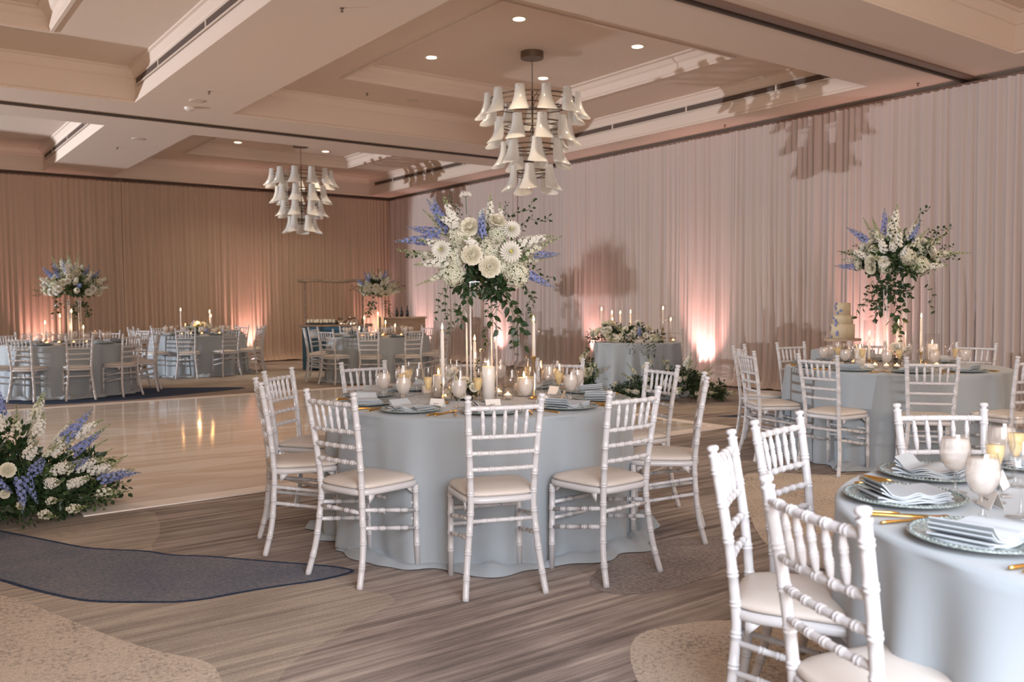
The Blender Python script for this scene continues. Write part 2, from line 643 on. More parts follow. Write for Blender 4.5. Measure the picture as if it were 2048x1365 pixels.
for (x0, x1) in BX:
    for (y0, y1) in BY:
        ring([(0, ZS), (.012, ZS + .0), (.012, ZS + .03), (0, ZS + .04), (0, ZL - .14), (.02, ZL - .13), (.02, ZL - .10), (.05, ZL - .06), (.07, ZL - .03), (.10, ZL - .02), (.10, ZL),
              (1.16, ZL), (1.16, ZL - .02), (1.20, ZL - .02), (1.20, ZL), (1.22, ZL + .02), (1.22, ZT - .10), (1.25, ZT - .08), (1.29, ZT - .03), (1.34, ZT - .02), (1.34, ZT)], x0, x1, y0, y1, 0)
        d = 1.34
        cb.add([(x0 + d, y0 + d, ZT), (x0 + d, y1 - d, ZT), (x1 - d, y1 - d, ZT), (x1 - d, y0 + d, ZT)], [(0, 1, 2, 3)], 0)
struct(cb.build('ceiling', [M['ceil']]))
# roof slab above everything so that no outside light falls in
rb = MB()
rb.box((1.15, 8.2, 4.86), (20.5, 24.6, .1))
struct(rb.build('ceiling', M['wall']))

tb = MB()
tb.box((1.15, 13.43, ZS - .012), (20.3, .05, .03), mi=0)
tb.box((1.15, 13.52, ZS - .006), (20.3, .06, .02), mi=1)
struct(tb.build('trim_1', [M['dark'], M['brown']]))
tb = MB()
tb.box((1.15, 5.49, ZS - .015), (20.3, .035, .035), mi=0)
tb.box((1.15, 5.37, ZS - .010), (20.3, .10, .022), mi=1)
struct(tb.build('trim_2', [M['dark'], M['brown']]))

# walls behind the drapes
for n, c, dd in (('wall_right', (11.25, 8.2, 2.4), (.1, 24.4, 4.8)), ('wall_back', (1.15, 20.35, 2.4), (20.4, .1, 4.8)), ('wall_left', (-9.05, 8.2, 2.4), (.1, 24.4, 4.8))):
    b = MB()
    b.box(c, dd)
    struct(b.build(n, M['wall']))

# linear air slots on the coffer sides
vents = [((10.335, 9.4, 4.31), 5.3, 'long dark slot vent on coffer side above the large chandelier'),
         ((10.335, 17.2, 4.31), 4.9, 'dark slot vent on rear coffer side above the far drapes'),
         ((3.015, 9.45, 4.30), 5.9, 'grey slot vent along the upper left white coffer side'),
         ((3.015, 17.2, 4.30), 4.9, 'dark slot vent in the small far left coffer')]
for (c, L, lab) in vents:
    e = empty('air_vent', c)
    tag(e, lab, 'air vent', 'linear slot vents in the ceiling coffers')
    b = MB()
    b.box((.004, 0, 0), (.012, L, .075))
    b.build('vent_opening', M['vent'], e)
    b = MB()
    for k in (-1.5, -.5, .5, 1.5):
        b.box((-.006, 0, k * .02), (.008, L, .004))
    b.build('vent_blade', M['brown'], e)
    b = MB()
    b.box((-.008, 0, .046), (.016, L + .05, .016))
    b.box((-.008, 0, -.046), (.016, L + .05, .016))
    for k in (-1, 0, 1):
        b.box((-.008, k * L / 3.2, 0), (.014, .03, .09))
    b.build('vent_frame', M['ceiltrim'], e)

# recessed downlights
b = MB()
e0 = empty('recessed_light')
b.lathe([(.098, -.006), (.098, 0), (.085, .0), (.085, -.006), (.098, -.006)], 28)
b.build('light_rim', M['whiteplastic'], e0, True)
b = MB()
b.lathe([(.085, -.005), (.080, -.0045), (.072, -.004)], 28)
b.build('reflector', M['canrim'], e0, True)
b = MB()
b.lathe([(.072, -.006), (.03, -.009), (.001, -.010)], 20)
b.build('lamp_face', M['canlight'], e0, True)
pr = Proto(e0)
cans = []
for j, (yc, rowname) in enumerate(((9.47, 'round the large chandelier'), (17.2, 'round the far chandelier'), (1.5, 'in the nearest coffer'))):
    for sx in (-1, 1):
        for sy in (-1, 1):
            if j == 2 and sy < 0:
                continue
            nm = {(-1, -1): 'front left', (-1, 1): 'rear left', (1, 1): 'rear right', (1, -1): 'front right'}[(sx, sy)]
            loc = (7.38 + sx * .98, yc + sy * 1.0, ZT)
            pr.place(loc, 0, 'small round recessed downlight, %s of those %s' % (nm, rowname), 'ceiling light', 'recessed downlights')
            cans.append(loc)
for (x, y, z) in cans + [(.3, 8.5, ZT), (.3, 10.4, ZT), (-1.6, 17, ZT)]:
    lamp('SPOT', 'downlight_beam', (x, y, z - .03), 125, (1, .78, .56), .05, target=(x, y, 0), spot=radians(115), blend=.9)

# small ceiling fittings
b = MB()
b.lathe([(.07, 0), (.072, -.02), (.055, -.04), (.02, -.046), (.001, -.047)], 20)
e = b.build('smoke_detector', M['whiteplastic'], None, True)
e.location = (3.70, 12.4, ZS)
tag(e, 'white smoke detector on the beam crossing left of centre', 'smoke detector')
for (x, y, lab) in ((3.66, 11.95, 'round flush speaker grille beside the smoke detector'), (3.7, 15.2, 'round flush speaker grille on beam behind the dark track'), (3.65, 19.2, 'round flush speaker grille in the far pink lit beam'), (7.0, 12.0, 'round flush speaker grille in coffer ledge near large chandelier')):
    z = ZS if y != 12.0 else ZL
    b = MB()
    b.lathe([(.10, 0), (.10, -.006), (.085, -.008), (.001, -.008)], 24)
    o = b.build('ceiling_speaker', M['ceiltrim'], None, True)
    o.location = (x, y, z)
    tag(o, lab, 'speaker')
sb = MB()
sb.lathe([(.022, 0), (.022, -.006), (.007, -.008), (.007, -.028), (.016, -.030), (.016, -.034), (.001, -.034)], 12)
sme = sb.mesh('sprinkler', M['steel'], True)
for (x, y, z, lab) in ((3.63, 11.34, ZS, 'tiny sprinkler head on beam near the smoke detector'), (3.62, 7.48, ZS, 'tiny sprinkler head on beam at the top of the photo'), (6.2, 12.0, ZL, 'tiny dark sprinkler head on coffer ledge'), (3.6, 16.2, ZS, 'tiny sprinkler head on the far left beam'), (10.75, 9.0, ZS, 'tiny sprinkler head above the drapes behind large chandelier'), (10.7, 5.9, ZS, 'tiny sprinkler head by the black ceiling track')):
    o = bpy.data.objects.new('fire_sprinkler', sme)
    COL.objects.link(o)
    o.location = (x, y, z)
    tag(o, lab, 'sprinkler', 'ceiling fire sprinklers')

# ---------------------------------------------------------------- drapes
ZC = 3.97


def curtain(p0, p1, inward, seed, material, label, zt=ZC):
    """pleated sheer panel between two floor points; inward = unit vector into the room"""
    rn = random.Random(seed)
    p0, p1 = Vector(p0), Vector(p1)
    p0 = p0 + (p0 - p1).normalized() * .05 + inward * .01
    L = (p1 - p0).length
    t = (p1 - p0) / L
    nx = int(L / .018)
    ph = [rn.uniform(0, 6.28) for _ in range(8)]
    off = rn.uniform(0, 50)
    # irregular pleats: warped phase
    warp = lambda s: s * 62 + 5.5 * noise.noise(Vector((s * 1.1 + off, 0, 1))) + 3.0 * noise.noise(Vector((s * 4 + off, 3, 1)))
    zs = [zt, zt - .04, zt - .09, zt - .15, zt - .4, zt - .9, 2.4, 1.8, 1.2, .7, .35, .15, .06, .02, .008]
    e = empty('sheer_drape', ((p0 + p1) / 2)[:2] + (0,))
    o0 = Vector(e.location)
    bm = MB()

    def fn(u, v):
        z = zs[round(v * (len(zs) - 1))]
        s = u * L
        k = (zt - z) / zt
        base = p0 + t * s
        a = sin(warp(s + .03 * k * noise.noise(Vector((s * 2 + off, 7, k * 2)))))
        b2 = sin(warp(s) * .37 + ph[0]) * .6 + .8 * noise.noise(Vector((s * 2.2 + off, 0, k * 1.4)))
        amp = .017 + .020 * k
        d = amp * (a + .35 * sin(2 * warp(s))) + (.010 + .032 * k) * b2 + .005 * sin(s * 171 + 3 * noise.noise(Vector((s * 3, off, 0))))
        if z < .2:  # the hem pools on the carpet
            q = (.2 - z) / .2
            d += q * q * (.16 + .10 * noise.noise(Vector((s * 3 + off, 5, 0))))
            if z < .05:
                z += .02 * (1 + noise.noise(Vector((s * 9, off, z * 40))))
        p = base + inward * d - o0
        return (p.x, p.y, z)
    bm.grid(fn, nx, len(zs) - 1)
    bm.build('drape_fabric', material, e, True)
    rb_ = MB()
    a, c = p0 - o0, p1 - o0
    rb_.tube([(a.x, a.y, zt + .012), (c.x, c.y, zt + .012)], .018, 8)
    rb_.build('drape_rod', M['brown'], e, True)
    rb_ = MB()
    for q in (a,):
        rb_.tube([(q.x - inward.x * .09, q.y - inward.y * .09, 0), (q.x - inward.x * .09, q.y - inward.y * .09, zt + .05)], .022, 8)
    rb_.build('upright_pole', M['whiteplastic'], e, True)
    tag(e, label, 'drape', 'floor length sheer drapes lining the room')
    return e


IR, IB = Vector((-1, 0, 0)), Vector((0, -1, 0))
ry = [20.08, 17.2, 14.6, 12.0, 8.9, 5.72, 2.6]
rl = ['sheer drape panel on the right wall nearest the far corner', 'sheer drape panel on right wall behind the flowers of the central table',
      'white sheer drape panel on right wall left of the sweetheart table', 'white sheer drape panel behind the sweetheart table',
      'white sheer drape panel behind the cake and right table', 'white sheer drape panel at the right edge of the photo']
for i in range(6):
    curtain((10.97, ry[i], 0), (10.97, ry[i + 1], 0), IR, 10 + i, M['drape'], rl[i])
bx = [-1.5, 2.28, 4.57, 7.55, 10.95]
bl = ['tan lit sheer drape panel at the left edge of the back wall', 'tan lit sheer drape panel behind the far left table flowers',
      'tan lit sheer drape panel on back wall behind the low candle table', 'pink lit sheer drape panel on back wall behind the blue bar']
for i in range(4):
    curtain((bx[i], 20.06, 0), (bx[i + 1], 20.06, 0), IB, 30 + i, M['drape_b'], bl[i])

# uplights
UP = [((10.62, 15.2), IR, 75, 'behind the flowers of the central table'), ((10.62, 12.1), IR, 75, 'left of the sweetheart table'), ((10.62, 9.52), IR, 110, 'right of the sweetheart table'), ((10.62, 6.55), IR, 95, 'behind the right table and cake'),
      ((10.62, 18.3), IR, 75, 'at the far corner of the right wall'),
      ((7.15, 19.72), IB, 85, 'left of the blue bar'), ((10.4, 19.72), IB, 90, 'at the far corner of the back wall'), ((2.9, 19.72), IB, 70, 'behind the far left table'), ((.2, 19.72), IB, 70, 'outside the left edge'), ((10.62, 2.9), IR, 75, 'beyond the right edge')]
e0 = empty('uplight')
b = MB()
b.box((0, 0, .055), (.20, .13, .09))
b.box((0, -.07, .02), (.22, .02, .04))
b.build('light_body', M['whiteplastic'], e0, bevel=.008)
b = MB()
b.box((0, .0, .102), (.17, .105, .006))
b.build('light_lens', M['pinklens'], e0)
pr = Proto(e0)
for (p, inw, en, lab) in UP:
    rz = math.atan2(-inw.x, inw.y) + pi
    pr.place((p[0], p[1], 0), rz, 'low wash light glowing pink, %s' % lab, 'uplight', 'pink wash lights on the floor')
    lamp('SPOT', 'uplight_beam', (p[0], p[1], .13), en * 1.6, (1, .52, .48), .05, target=(p[0] - inw.x * .50, p[1] - inw.y * .50, 1.3), spot=radians(68), blend=.8)

# ---------------------------------------------------------------- chandeliers


def shade_mesh():
    b = MB()
    prof = [(0, .062, .0), (.06, .066, .0), (.13, .074, .002), (.2, .088, .008), (.26, .105, .022), (.31, .124, .044), (.34, .136, .062), (.355, .136, .070)]

    def fn(u, v):
        i = v * (len(prof) - 1)
        k = min(int(i), len(prof) - 2)
        f = i - k
        z, r, o = [prof[k][q] * (1 - f) + prof[k + 1][q] * f for q in range(3)]
        a = radians(-108 + 216 * u)
        z2 = z - .03 * (1 - cos(a)) * v * .9
        if v == 0:
            z2 += .0
        return (cos(a) * r * .9 + o - .03, sin(a) * r, -z2)
    b.grid(fn, 14, 14)
    o = b.mesh('glass_shade', M['shade'], True)
    return o


SH = shade_mesh()
pinb = MB()
pinb.tube([(.0, 0, -.022), (.03, 0, -.022)], .006, 6)
PIN = pinb.mesh('shade_pin', M['steel'], True)


def chandelier(loc, label, rot, s=1.0):
    e = empty('chandelier', loc)
    tag(e, label, 'chandelier', 'tiered milk glass chandeliers')
    H = ZT
    b = MB()
    b.lathe([(.001, 0), (.155, 0), (.155, -.085), (.15, -.09), (.001, -.09)], 40)
    o = b.build('ceiling_canopy', M['steel'], e, False)
    b = MB()
    n = 22
    z = -.09
    for i in range(n):
        zz = z - i * .019
        pts = []
        for k in range(10):
            a = 2 * pi * k / 10
            u, v = .008 * cos(a), .015 * sin(a)
            pts.append((u, 0, zz - .012 + v) if i % 2 else (0, u, zz - .012 + v))
        b.tube(pts, .0028, 5, loop=True)
    b.build('hanging_chain', M['steel'], e, True)
    b = MB()
    b.tube([(0, 0, -.50), (0, 0, -1.70)], .012, 10)
    b.lathe([(.001, .03), (.03, .02), (.03, -.02), (.001, -.03)], 12, (0, 0, -1.42))
    b.tube([(-.07, 0, -1.42), (.07, 0, -1.42)], .007, 6)
    b.build('centre_stem', M['steel'], e, True)
    tiers = [(-.64, .57, 11), (-.98, .45, 9), (-1.27, .35, 7), (-1.60, .22, 5)]
    for ti, (z, r, n) in enumerate(tiers):
        f = MB()
        f.tube([(r * cos(2 * pi * k / 36), r * sin(2 * pi * k / 36), z) for k in range(36)], .0105, 6, loop=True)
        f.tube([(r * cos(2 * pi * k / 36), r * sin(2 * pi * k / 36), z - .06) for k in range(36)], .007, 6, loop=True)
        for k in range(3):
            a = 2 * pi * k / 3 + ti
            f.tube([(0, 0, z), (r * cos(a), r * sin(a), z)], .008, 6)
            f.tube([(0, 0, z - .10), (r * cos(a), r * sin(a), z - .06)], .006, 6)
        f.build('tier_ring', M['steel'], e, True)
        for k in range(n):
            a = 2 * pi * (k + .5 * (ti % 2)) / n + rot + ti * .13
            so = inst(SH, 'glass_shade', e, ((r + .055) * cos(a), (r + .055) * sin(a), z + .075), (0, 0, a))
            inst(PIN, 'shade_pin', so, (0.0, 0, 0))
    return e


chandelier((7.38, 9.48, ZT), 'large four tier chandelier of white glass shades hanging over the dance floor', .35)
chandelier((7.50, 17.55, ZT), 'distant tiered chandelier of white glass shades in the rear coffer', .1)

# ---------------------------------------------------------------- chiavari chair


def ring_profile(L, rings, r0, rr, base=None):
    """list of (t along length, radius) with pairs of beads at each ring position"""
    out = [(0, r0)]
    for q in rings:
        for (d, r) in ((-.0095, r0), (-.0075, rr), (-.0035, rr), (-.0015, r0), (.0015, r0), (.0035, rr), (.0075, rr), (.0095, r0)):
            out.append((q + d, r))
    out.append((L, r0))
    return [o for o in out if 0 <= o[0] <= L]


def path_at(pts, d):
    for i in range(len(pts) - 1):
        l = (pts[i + 1] - pts[i]).length
        if d <= l or i == len(pts) - 2:
            return pts[i] + (pts[i + 1] - pts[i]) * (d / l)
        d -= l


def turned(b, pts, rings, r0, rr, n=10, ends=None):
    pts = [Vector(p) for p in pts]
    # densify with Catmull-Rom style smoothing
    if len(pts) > 2:
        dn = []
        for i in range(len(pts) - 1):
            p0 = pts[max(i - 1, 0)]
            p1, p2 = pts[i], pts[i + 1]
            p3 = pts[min(i + 2, len(pts) - 1)]
            for k in range(6):
                t = k / 6
                dn.append(.5 * ((2 * p1) + (p2 - p0) * t + (2 * p0 - 5 * p1 + 4 * p2 - p3) * t * t + (3 * p1 - p0 - 3 * p2 + p3) * t ** 3))
        dn.append(pts[-1])
        pts = dn
    L = sum((pts[i + 1] - pts[i]).length for i in range(len(pts) - 1))
    pr = ring_profile(L, [q * L for q in rings], r0, rr)
    if len(pts) > 2:
        extra = []
        d = 0
        for i in range(1, len(pts) - 1):
            d += (pts[i] - pts[i - 1]).length
            extra.append((d, r0))
        near = [q * L for q in rings]
        extra = [x for x in extra if all(abs(x[0] - q) > .012 for q in near)]
        pr = sorted(pr + extra)
    ctr = [path_at(pts, d) for d, _ in pr]
    rad = [r for _, r in pr]
    if ends:
        up = (ctr[-1] - ctr[-2]).normalized()
        for (dz, r) in ends:
            ctr.append(ctr[-1] + up * dz)
            rad.append(r)
    b.tube(ctr, rad, n)


def make_chair():
    e = empty('chiavari_chair')
    W = M['white']
    # seat : y>0 is towards the table
    for s in (-1, 1):
        b = MB()
        turned(b, [(s * .190, -.228, 0), (s * .172, -.188, .16), (s * .152, -.170, .36), (s * .149, -.170, .46), (s * .158, -.190, .66), (s * .171, -.228, .895)],
               [.11, .235, .33, .43, .53, .625, .735, .85, .955], .0155, .0178, 12,
               ends=[(.004, .0178), (.004, .0178), (.003, .0105), (.005, .0105), (.004, .0165), (.006, .0178), (.005, .0165), (.003, .012), (.001, .003)])
        b.build('back_post', W, e, True)
        b = MB()
        turned(b, [(s * .176, .172, 0), (s * .172, .168, .43)], [.3, .5, .72, .93], .0150, .0172, 12)
        b.build('front_leg', W, e, True)

    def post(s, z):
        P = [(0, .190, -.228), (.16, .172, -.188), (.36, .152, -.170), (.46, .149, -.170), (.66, .158, -.190), (.895, .171, -.228)]
        for i in range(5):
            if z <= P[i + 1][0]:
                f = (z - P[i][0]) / (P[i + 1][0] - P[i][0])
                return Vector((s * (P[i][1] * (1 - f) + P[i + 1][1] * f), P[i][2] * (1 - f) + P[i + 1][2] * f, z))
    for z, nm, bow in ((.868, 'crest_rail', -.014), (.735, 'back_rail', -.012), (.660, 'back_rail', -.012), (.585, 'back_rail', -.010)):
        b = MB()
        a, c = post(-1, z), post(1, z)
        turned(b, [a, a * .75 + c * .25 + Vector((0, bow * .8, 0)), (a + c) / 2 + Vector((0, bow, 0)), a * .25 + c * .75 + Vector((0, bow * .8, 0)), c], [.15, .32, .5, .68, .85], .0105 if z < .8 else .0115, .0128 if z < .8 else .0138, 9)
        b.build(nm, W, e, True)
    for k in range(5):
        u = -.105 + .0525 * k
        bo = -.012 * (1 - (u / .16) ** 2)
        b = MB()
        p0 = Vector((u * .93, -.2035 + bo, .742))
        p1 = Vector((u, -.224 + bo, .862))
        ax = p1 - p0
        pf = [(0, .0055), (.1, .008), (.27, .0105), (.30, .0105), (.33, .012), (.36, .0095), (.39, .012), (.42, .0095), (.60, .009), (.64, .0115), (.67, .009), (.70, .0115), (.74, .010), (.92, .007), (1, .0055)]
        b.tube([p0 + ax * t for t, _ in pf], [r for _, r in pf], 8)
        b.build('spindle', W, e, True)
    # stretchers
    st = [((-.174, .170, .30), post(-1, .36)), ((.174, .170, .30), post(1, .36)), ((-.174, .171, .21), post(-1, .275)), ((.174, .171, .21), post(1, .275)),
          (post(-1, .345), post(1, .345)), ((-.174, .170, .255), (.174, .170, .255)), ((-.174, .170, .335), (.174, .170, .335))]
    for a, c in st:
        b = MB()
        turned(b, [a, c], [.22, .36, .64, .78], .0100, .0120, 8)
        b.build('stretcher', W, e, True)
    # seat frame with rounded trapezoid plan
    def plan(g, n=40):
        out = []
        for k in range(n):
            a = 2 * pi * k / n
            ca, sa = cos(a), sin(a)
            q = 4.6
            x = math.copysign(abs(ca) ** (2 / q), ca)
            y = math.copysign(abs(sa) ** (2 / q), sa)
            wd = .168 + .030 * (y + 1) / 2
            out.append((x * (wd + g), .004 + y * (.190 + g)))
        return out
    b = MB()
    vs, fs = [], []
    lv = [(-.004, .425), (.004, .428), (.008, .438), (.006, .452), (-.006, .456)]
    n = 40
    for g, z in lv:
        vs += [(x, y, z) for x, y in plan(g)]
    for i in range(len(lv) - 1):
        for k in range(n):
            fs.append((i * n + k, i * n + (k + 1) % n, (i + 1) * n + (k + 1) % n, (i + 1) * n + k))
    fs.append(tuple(range(n - 1, -1, -1)))
    fs.append(tuple((len(lv) - 1) * n + k for k in range(n)))
    b.add(vs, fs)
    for s in (-1, 1):   # little corner brackets below the frame
        for y, sg in ((.150, -1), (-.140, 1)):
            b.add([(s * .170, y, .428), (s * .170, y + .045 * sg, .428), (s * .170, y, .385), (s * .163, y, .428), (s * .163, y + .045 * sg, .428), (s * .163, y, .385)],
                  [(0, 1, 2), (3, 5, 4), (0, 3, 4, 1), (1, 4, 5, 2), (2, 5, 3, 0)])
    b.build('seat_frame', W, e, True)
    b = MB()
    vs, fs = [], []
    lv = [(-.012, .456), (.001, .462), (.002, .470), (-.008, .480), (-.035, .488), (-.08, .494), (-.13, .497)]
    for g, z in lv:
        for k, (x, y) in enumerate(plan(g)):
            if y > .1:
                z2 = z - (y - .1) * .05 * (z > .465)
            else:
                z2 = z
            vs.append((x, y, z2))
    for i in range(len(lv) - 1):
        for k in range(n):
            fs.append((i * n + k, i * n + (k + 1) % n, (i + 1) * n + (k + 1) % n, (i + 1) * n + k))
    fs.append(tuple((len(lv) - 1) * n + k for k in range(n)))
    fs.append(tuple(range(n - 1, -1, -1)))
    b.add(vs, fs)
    b.build('cushion', M['cushion'], e, True)
    return e


CH = Proto(make_chair())


def chair_at(center, ang, r_back, label, group, jitter=0):
    """r_back: distance of the back knobs from the table centre; ang in degrees around the table"""
    a = radians(ang)
    k = Vector((center[0] + r_back * cos(a), center[1] + r_back * sin(a)))   # midpoint of the two knobs
    h = a + pi + radians(jitter)                                             # way the chair faces
    return CH.place((k.x + .228 * cos(h), k.y + .228 * sin(h), 0), h - pi / 2, label, 'chair', group)


# ---------------------------------------------------------------- tablecloth & table
TR = .90


def cloth_mesh(R, seed, flare=.13, zt=.765, nfold=23, n=240, fa=1.5):
    rn = random.Random(seed)
    off = rn.uniform(0, 100)
    ph = rn.uniform(0, 6.28)
    b = MB()
    rows = []
    for i in range(6):
        rows.append(('t', R * (i + .35) / 6, zt))
    rows += [('t', R * .985, zt), ('t', R * .997, zt - .003), ('s', 0, zt - .012)]
    for k in (.02, .05, .1, .17, .26, .36, .47, .58, .69, .79, .87, .93, .965, .985):
        rows.append(('s', k, zt - k * (zt - .012)))
    rows += [('p', .35, .010), ('p', .7, .014), ('p', 1, .006)]
    vs = []
    for (t, a, z) in rows:
        for k in range(n):
            th = 2 * pi * k / n
            c = Vector((cos(th) * 1.6, sin(th) * 1.6, off))
            fold = fa * (sin(th * nfold + ph + 2.2 * noise.noise(c * 1.3)) * .6 * (.6 + noise.noise(c * 1.7)) + .9 * noise.noise(c * 3.1))
            if t == 't':
                r = a
                zz = z
            elif t == 's':
                amp = .044 * a ** .7 + .008 * a
                r = R + .002 + flare * a ** 1.3 + fold * amp * (1 if a else 0)
                r += .02 * a * noise.noise(Vector((cos(th) * 5, sin(th) * 5, a * 3 + off)))
                zz = z
            else:
                pool = .55 + 1.1 * noise.noise(Vector((cos(th) * 3.1, sin(th) * 3.1, off + 9)))
                pool = max(pool, .08)
                r = R + flare + fold * .044 + a * .15 * pool
                zz = z + (.05 * pool * (1 + noise.noise(Vector((cos(th) * 11, sin(th) * 11, a * 5 + off)))) if a < 1 else 0)
            vs.append((r * cos(th), r * sin(th), zz))
    fs = []
    for i in range(len(rows) - 1):
        for k in range(n):
            l = (k + 1) % n
            fs.append((i * n + k, (i + 1) * n + k, (i + 1) * n + l, i * n + l))
    fs.append(tuple(range(n)))
    b.add(vs, fs)
    return b


def round_table(c, seed, where, R=TR, flare=.13, zt=.765):
    e = empty('round_table', (c[0], c[1], 0))
    tag(e, 'round banquet table hidden under the pale blue cloth, %s' % where, 'table', 'round banquet tables')
    b = MB()
    b.lathe([(.001, zt - .004), (R - .01, zt - .004), (R - .01, zt - .03), (.001, zt - .03)], 48)
    b.build('tabletop', M['lightwood'], e)
    for k in range(4):
        b = MB()
        a = pi / 4 + k * pi / 2
        b.tube([(R * .6 * cos(a), R * .6 * sin(a), 0), (R * .55 * cos(a), R * .55 * sin(a), zt - .03)], .015, 8)
        b.build('leg', M['steel'], e, True)
    o = cloth_mesh(R, seed, flare, zt).build('tablecloth', M['cloth'], None, True)
    o.location = (c[0], c[1], 0)
    tag(o, 'pale blue floor length cloth draped over the round table, %s' % where, 'tablecloth', 'pale blue tablecloths')


TC = dict(C=(2.98, 4.34), N=(2.79, .75), M=(7.18, 4.14), L=(2.52, 14.85), B=(5.26, 17.45), T=(7.36, 13.95))
WH = dict(C='central table', N='near right table', M='right rear table', L='far left table', B='low candle table', T='table before the blue bar')
for k, fl in (('C', .0), ('N', .0), ('M', .02), ('L', .03), ('B', .03), ('T', .03)):
    round_table(TC[k], hash(k) % 7 + 3 if False else ord(k), WH[k] if k != 'N' else 'at the lower right corner', flare=fl)

SEATS = {
    'C': [(-120, 1.33, 'nearest'), (-159, 1.28, 'front left'), (-91, 1.32, 'front right'), (164, 1.29, 'left side'), (129, 1.35, 'rear left'), (94, 1.36, 'back left'),
          (60, 1.36, 'back middle'), (30, 1.35, 'back right'), (-10, 1.32, 'rear right'), (-49, 1.31, 'right side')],
    'N': [(125, 1.22, 'left side'), (97, 1.22, 'rear left'), (161, 1.20, 'nearest'), (58, 1.22, 'rear'), (22, 1.25, 'far right')],
    'M': [(-139, 1.32, 'front centre'), (-175, 1.28, 'front left'), (150, 1.33, 'near left'), (112, 1.36, 'far left'), (77, 1.30, 'back left'), (41, 1.32, 'back middle'), (-1, 1.40, 'back right'), (-104, 1.30, 'right')],
    'L': [(-128, 1.28, 'front left'), (-93, 1.28, 'front centre'), (-58, 1.28, 'front right'), (-21, 1.3, 'right side'), (20, 1.28, 'rear right'), (51, 1.3, 'back right'), (87, 1.3, 'back middle'), (123, 1.28, 'rear left'), (159, 1.3, 'far left'), (-158, 1.28, 'leftmost')],
    'B': [(-116, 1.28, 'front left'), (-79, 1.28, 'front right'), (-43, 1.28, 'near right'), (-5, 1.28, 'far right'), (30, 1.28, 'back right'), (68, 1.25, 'back'), (110, 1.25, 'back left'), (150, 1.25, 'rear left'), (-151, 1.28, 'left side')],
    'T': [(-160, 1.28, 'front left'), (-125, 1.28, 'front centre'), (-90, 1.28, 'front right'), (-53, 1.28, 'right front'), (-17, 1.28, 'right side'), (15, 1.28, 'rear right'), (55, 1.28, 'back right'), (88, 1.28, 'back middle'), (128, 1.28, 'rear left'), (160, 1.28, 'far left')]}
jit = dict(C={0: 9, 1: -6, 2: 4, 5: -4, 9: 2, 7: 10}, N={0: -4, 1: 3, 2: -1, 3: -5}, M={0: -4, 1: -6, 6: 10})
for k in 'CNMLBT':
    for i, (a, r, d) in enumerate(SEATS[k]):
        chair_at(TC[k], a, r, 'white ivory cushioned chair, %s: %s' % (WH[k], d), 'white chairs around the ' + WH[k], jit.get(k, {}).get(i, 0))
for (u_, w_, d) in ((.58, .55, 'right'), (.08, .92, 'left')):
    _d = Vector((9.0, 9.12)).normalized()
    _p = Vector((9.0, 9.12)) + Vector((_d.y, -_d.x)) * u_ + _d * w_
    CH.place((_p.x, _p.y, 0), math.atan2(_d.y, _d.x) + pi / 2 + (.35 if d == 'right' else .05), 'white ballroom chair behind the sweetheart table, the %s one' % d, 'chair', 'chairs behind the sweetheart table')

# ---------------------------------------------------------------- tableware prototypes
ZTB = .768


def lathe_obj(prof, name, m, parent, n=24, c=(0, 0, 0), smooth=True):
    b = MB()
    b.lathe(prof, n, c)
    return b.build(name, m, parent, smooth)


def make_goblet():
    e = empty('water_goblet')
    lathe_obj([(.001, .0), (.033, .001), (.034, .003), (.012, .008), (.0055, .02), (.005, .045), (.006, .058), (.012, .066)], 'foot', M['glass'], e, 20)
    lathe_obj([(.012, .066), (.027, .076), (.038, .098), (.0425, .122), (.041, .145), (.036, .166), (.0335, .178)], 'bowl', M['glass'], e, 24)
    lathe_obj([(.001, .0665), (.012, .068), (.026, .0775), (.037, .099), (.0415, .122), (.0400, .145), (.0362, .162), (.001, .162)], 'iced_water', M['water'], e, 24)
    return e


def make_wine():
    e = empty('wine_glass')
    lathe_obj([(.001, .0), (.034, .001), (.035, .003), (.010, .007), (.004, .02), (.0035, .09), (.006, .102)], 'foot', M['glass'], e, 20)
    lathe_obj([(.006, .102), (.022, .110), (.035, .130), (.0385, .152), (.036, .178), (.031, .205)], 'bowl', M['glass'], e, 24)
    return e


def make_flute():
    e = empty('champagne_flute')
    lathe_obj([(.001, .0), (.030, .001), (.031, .003), (.008, .007), (.0035, .02), (.0035, .075), (.006, .088)], 'foot', M['glass'], e, 20)
    lathe_obj([(.006, .088), (.015, .105), (.023, .135), (.0255, .165), (.0245, .195), (.023, .215)], 'bowl', M['glass'], e, 20)
    lathe_obj([(.001, .090), (.006, .091), (.0145, .107), (.0223, .136), (.0245, .163), (.001, .163)], 'champagne', M['champ'], e, 20)
    return e


def make_charger():
    b = MB()
    b.lathe([(.001, .004), (.095, .004), (.105, .006), (.112, .010), (.150, .014), (.160, .018), (.1655, .0185), (.1665, .016), (.158, .012), (.110, .002), (.001, .001)], 56)
    for k in range(0, 84):
        a = 2 * pi * k / 84
        b.lathe([(.0045, 0), (.003, .0035), (.0005, .0045)], 5, (.157 * cos(a), .157 * sin(a), .0165))
    o = b.build('charger_plate', M['charger'], None, True)
    return o


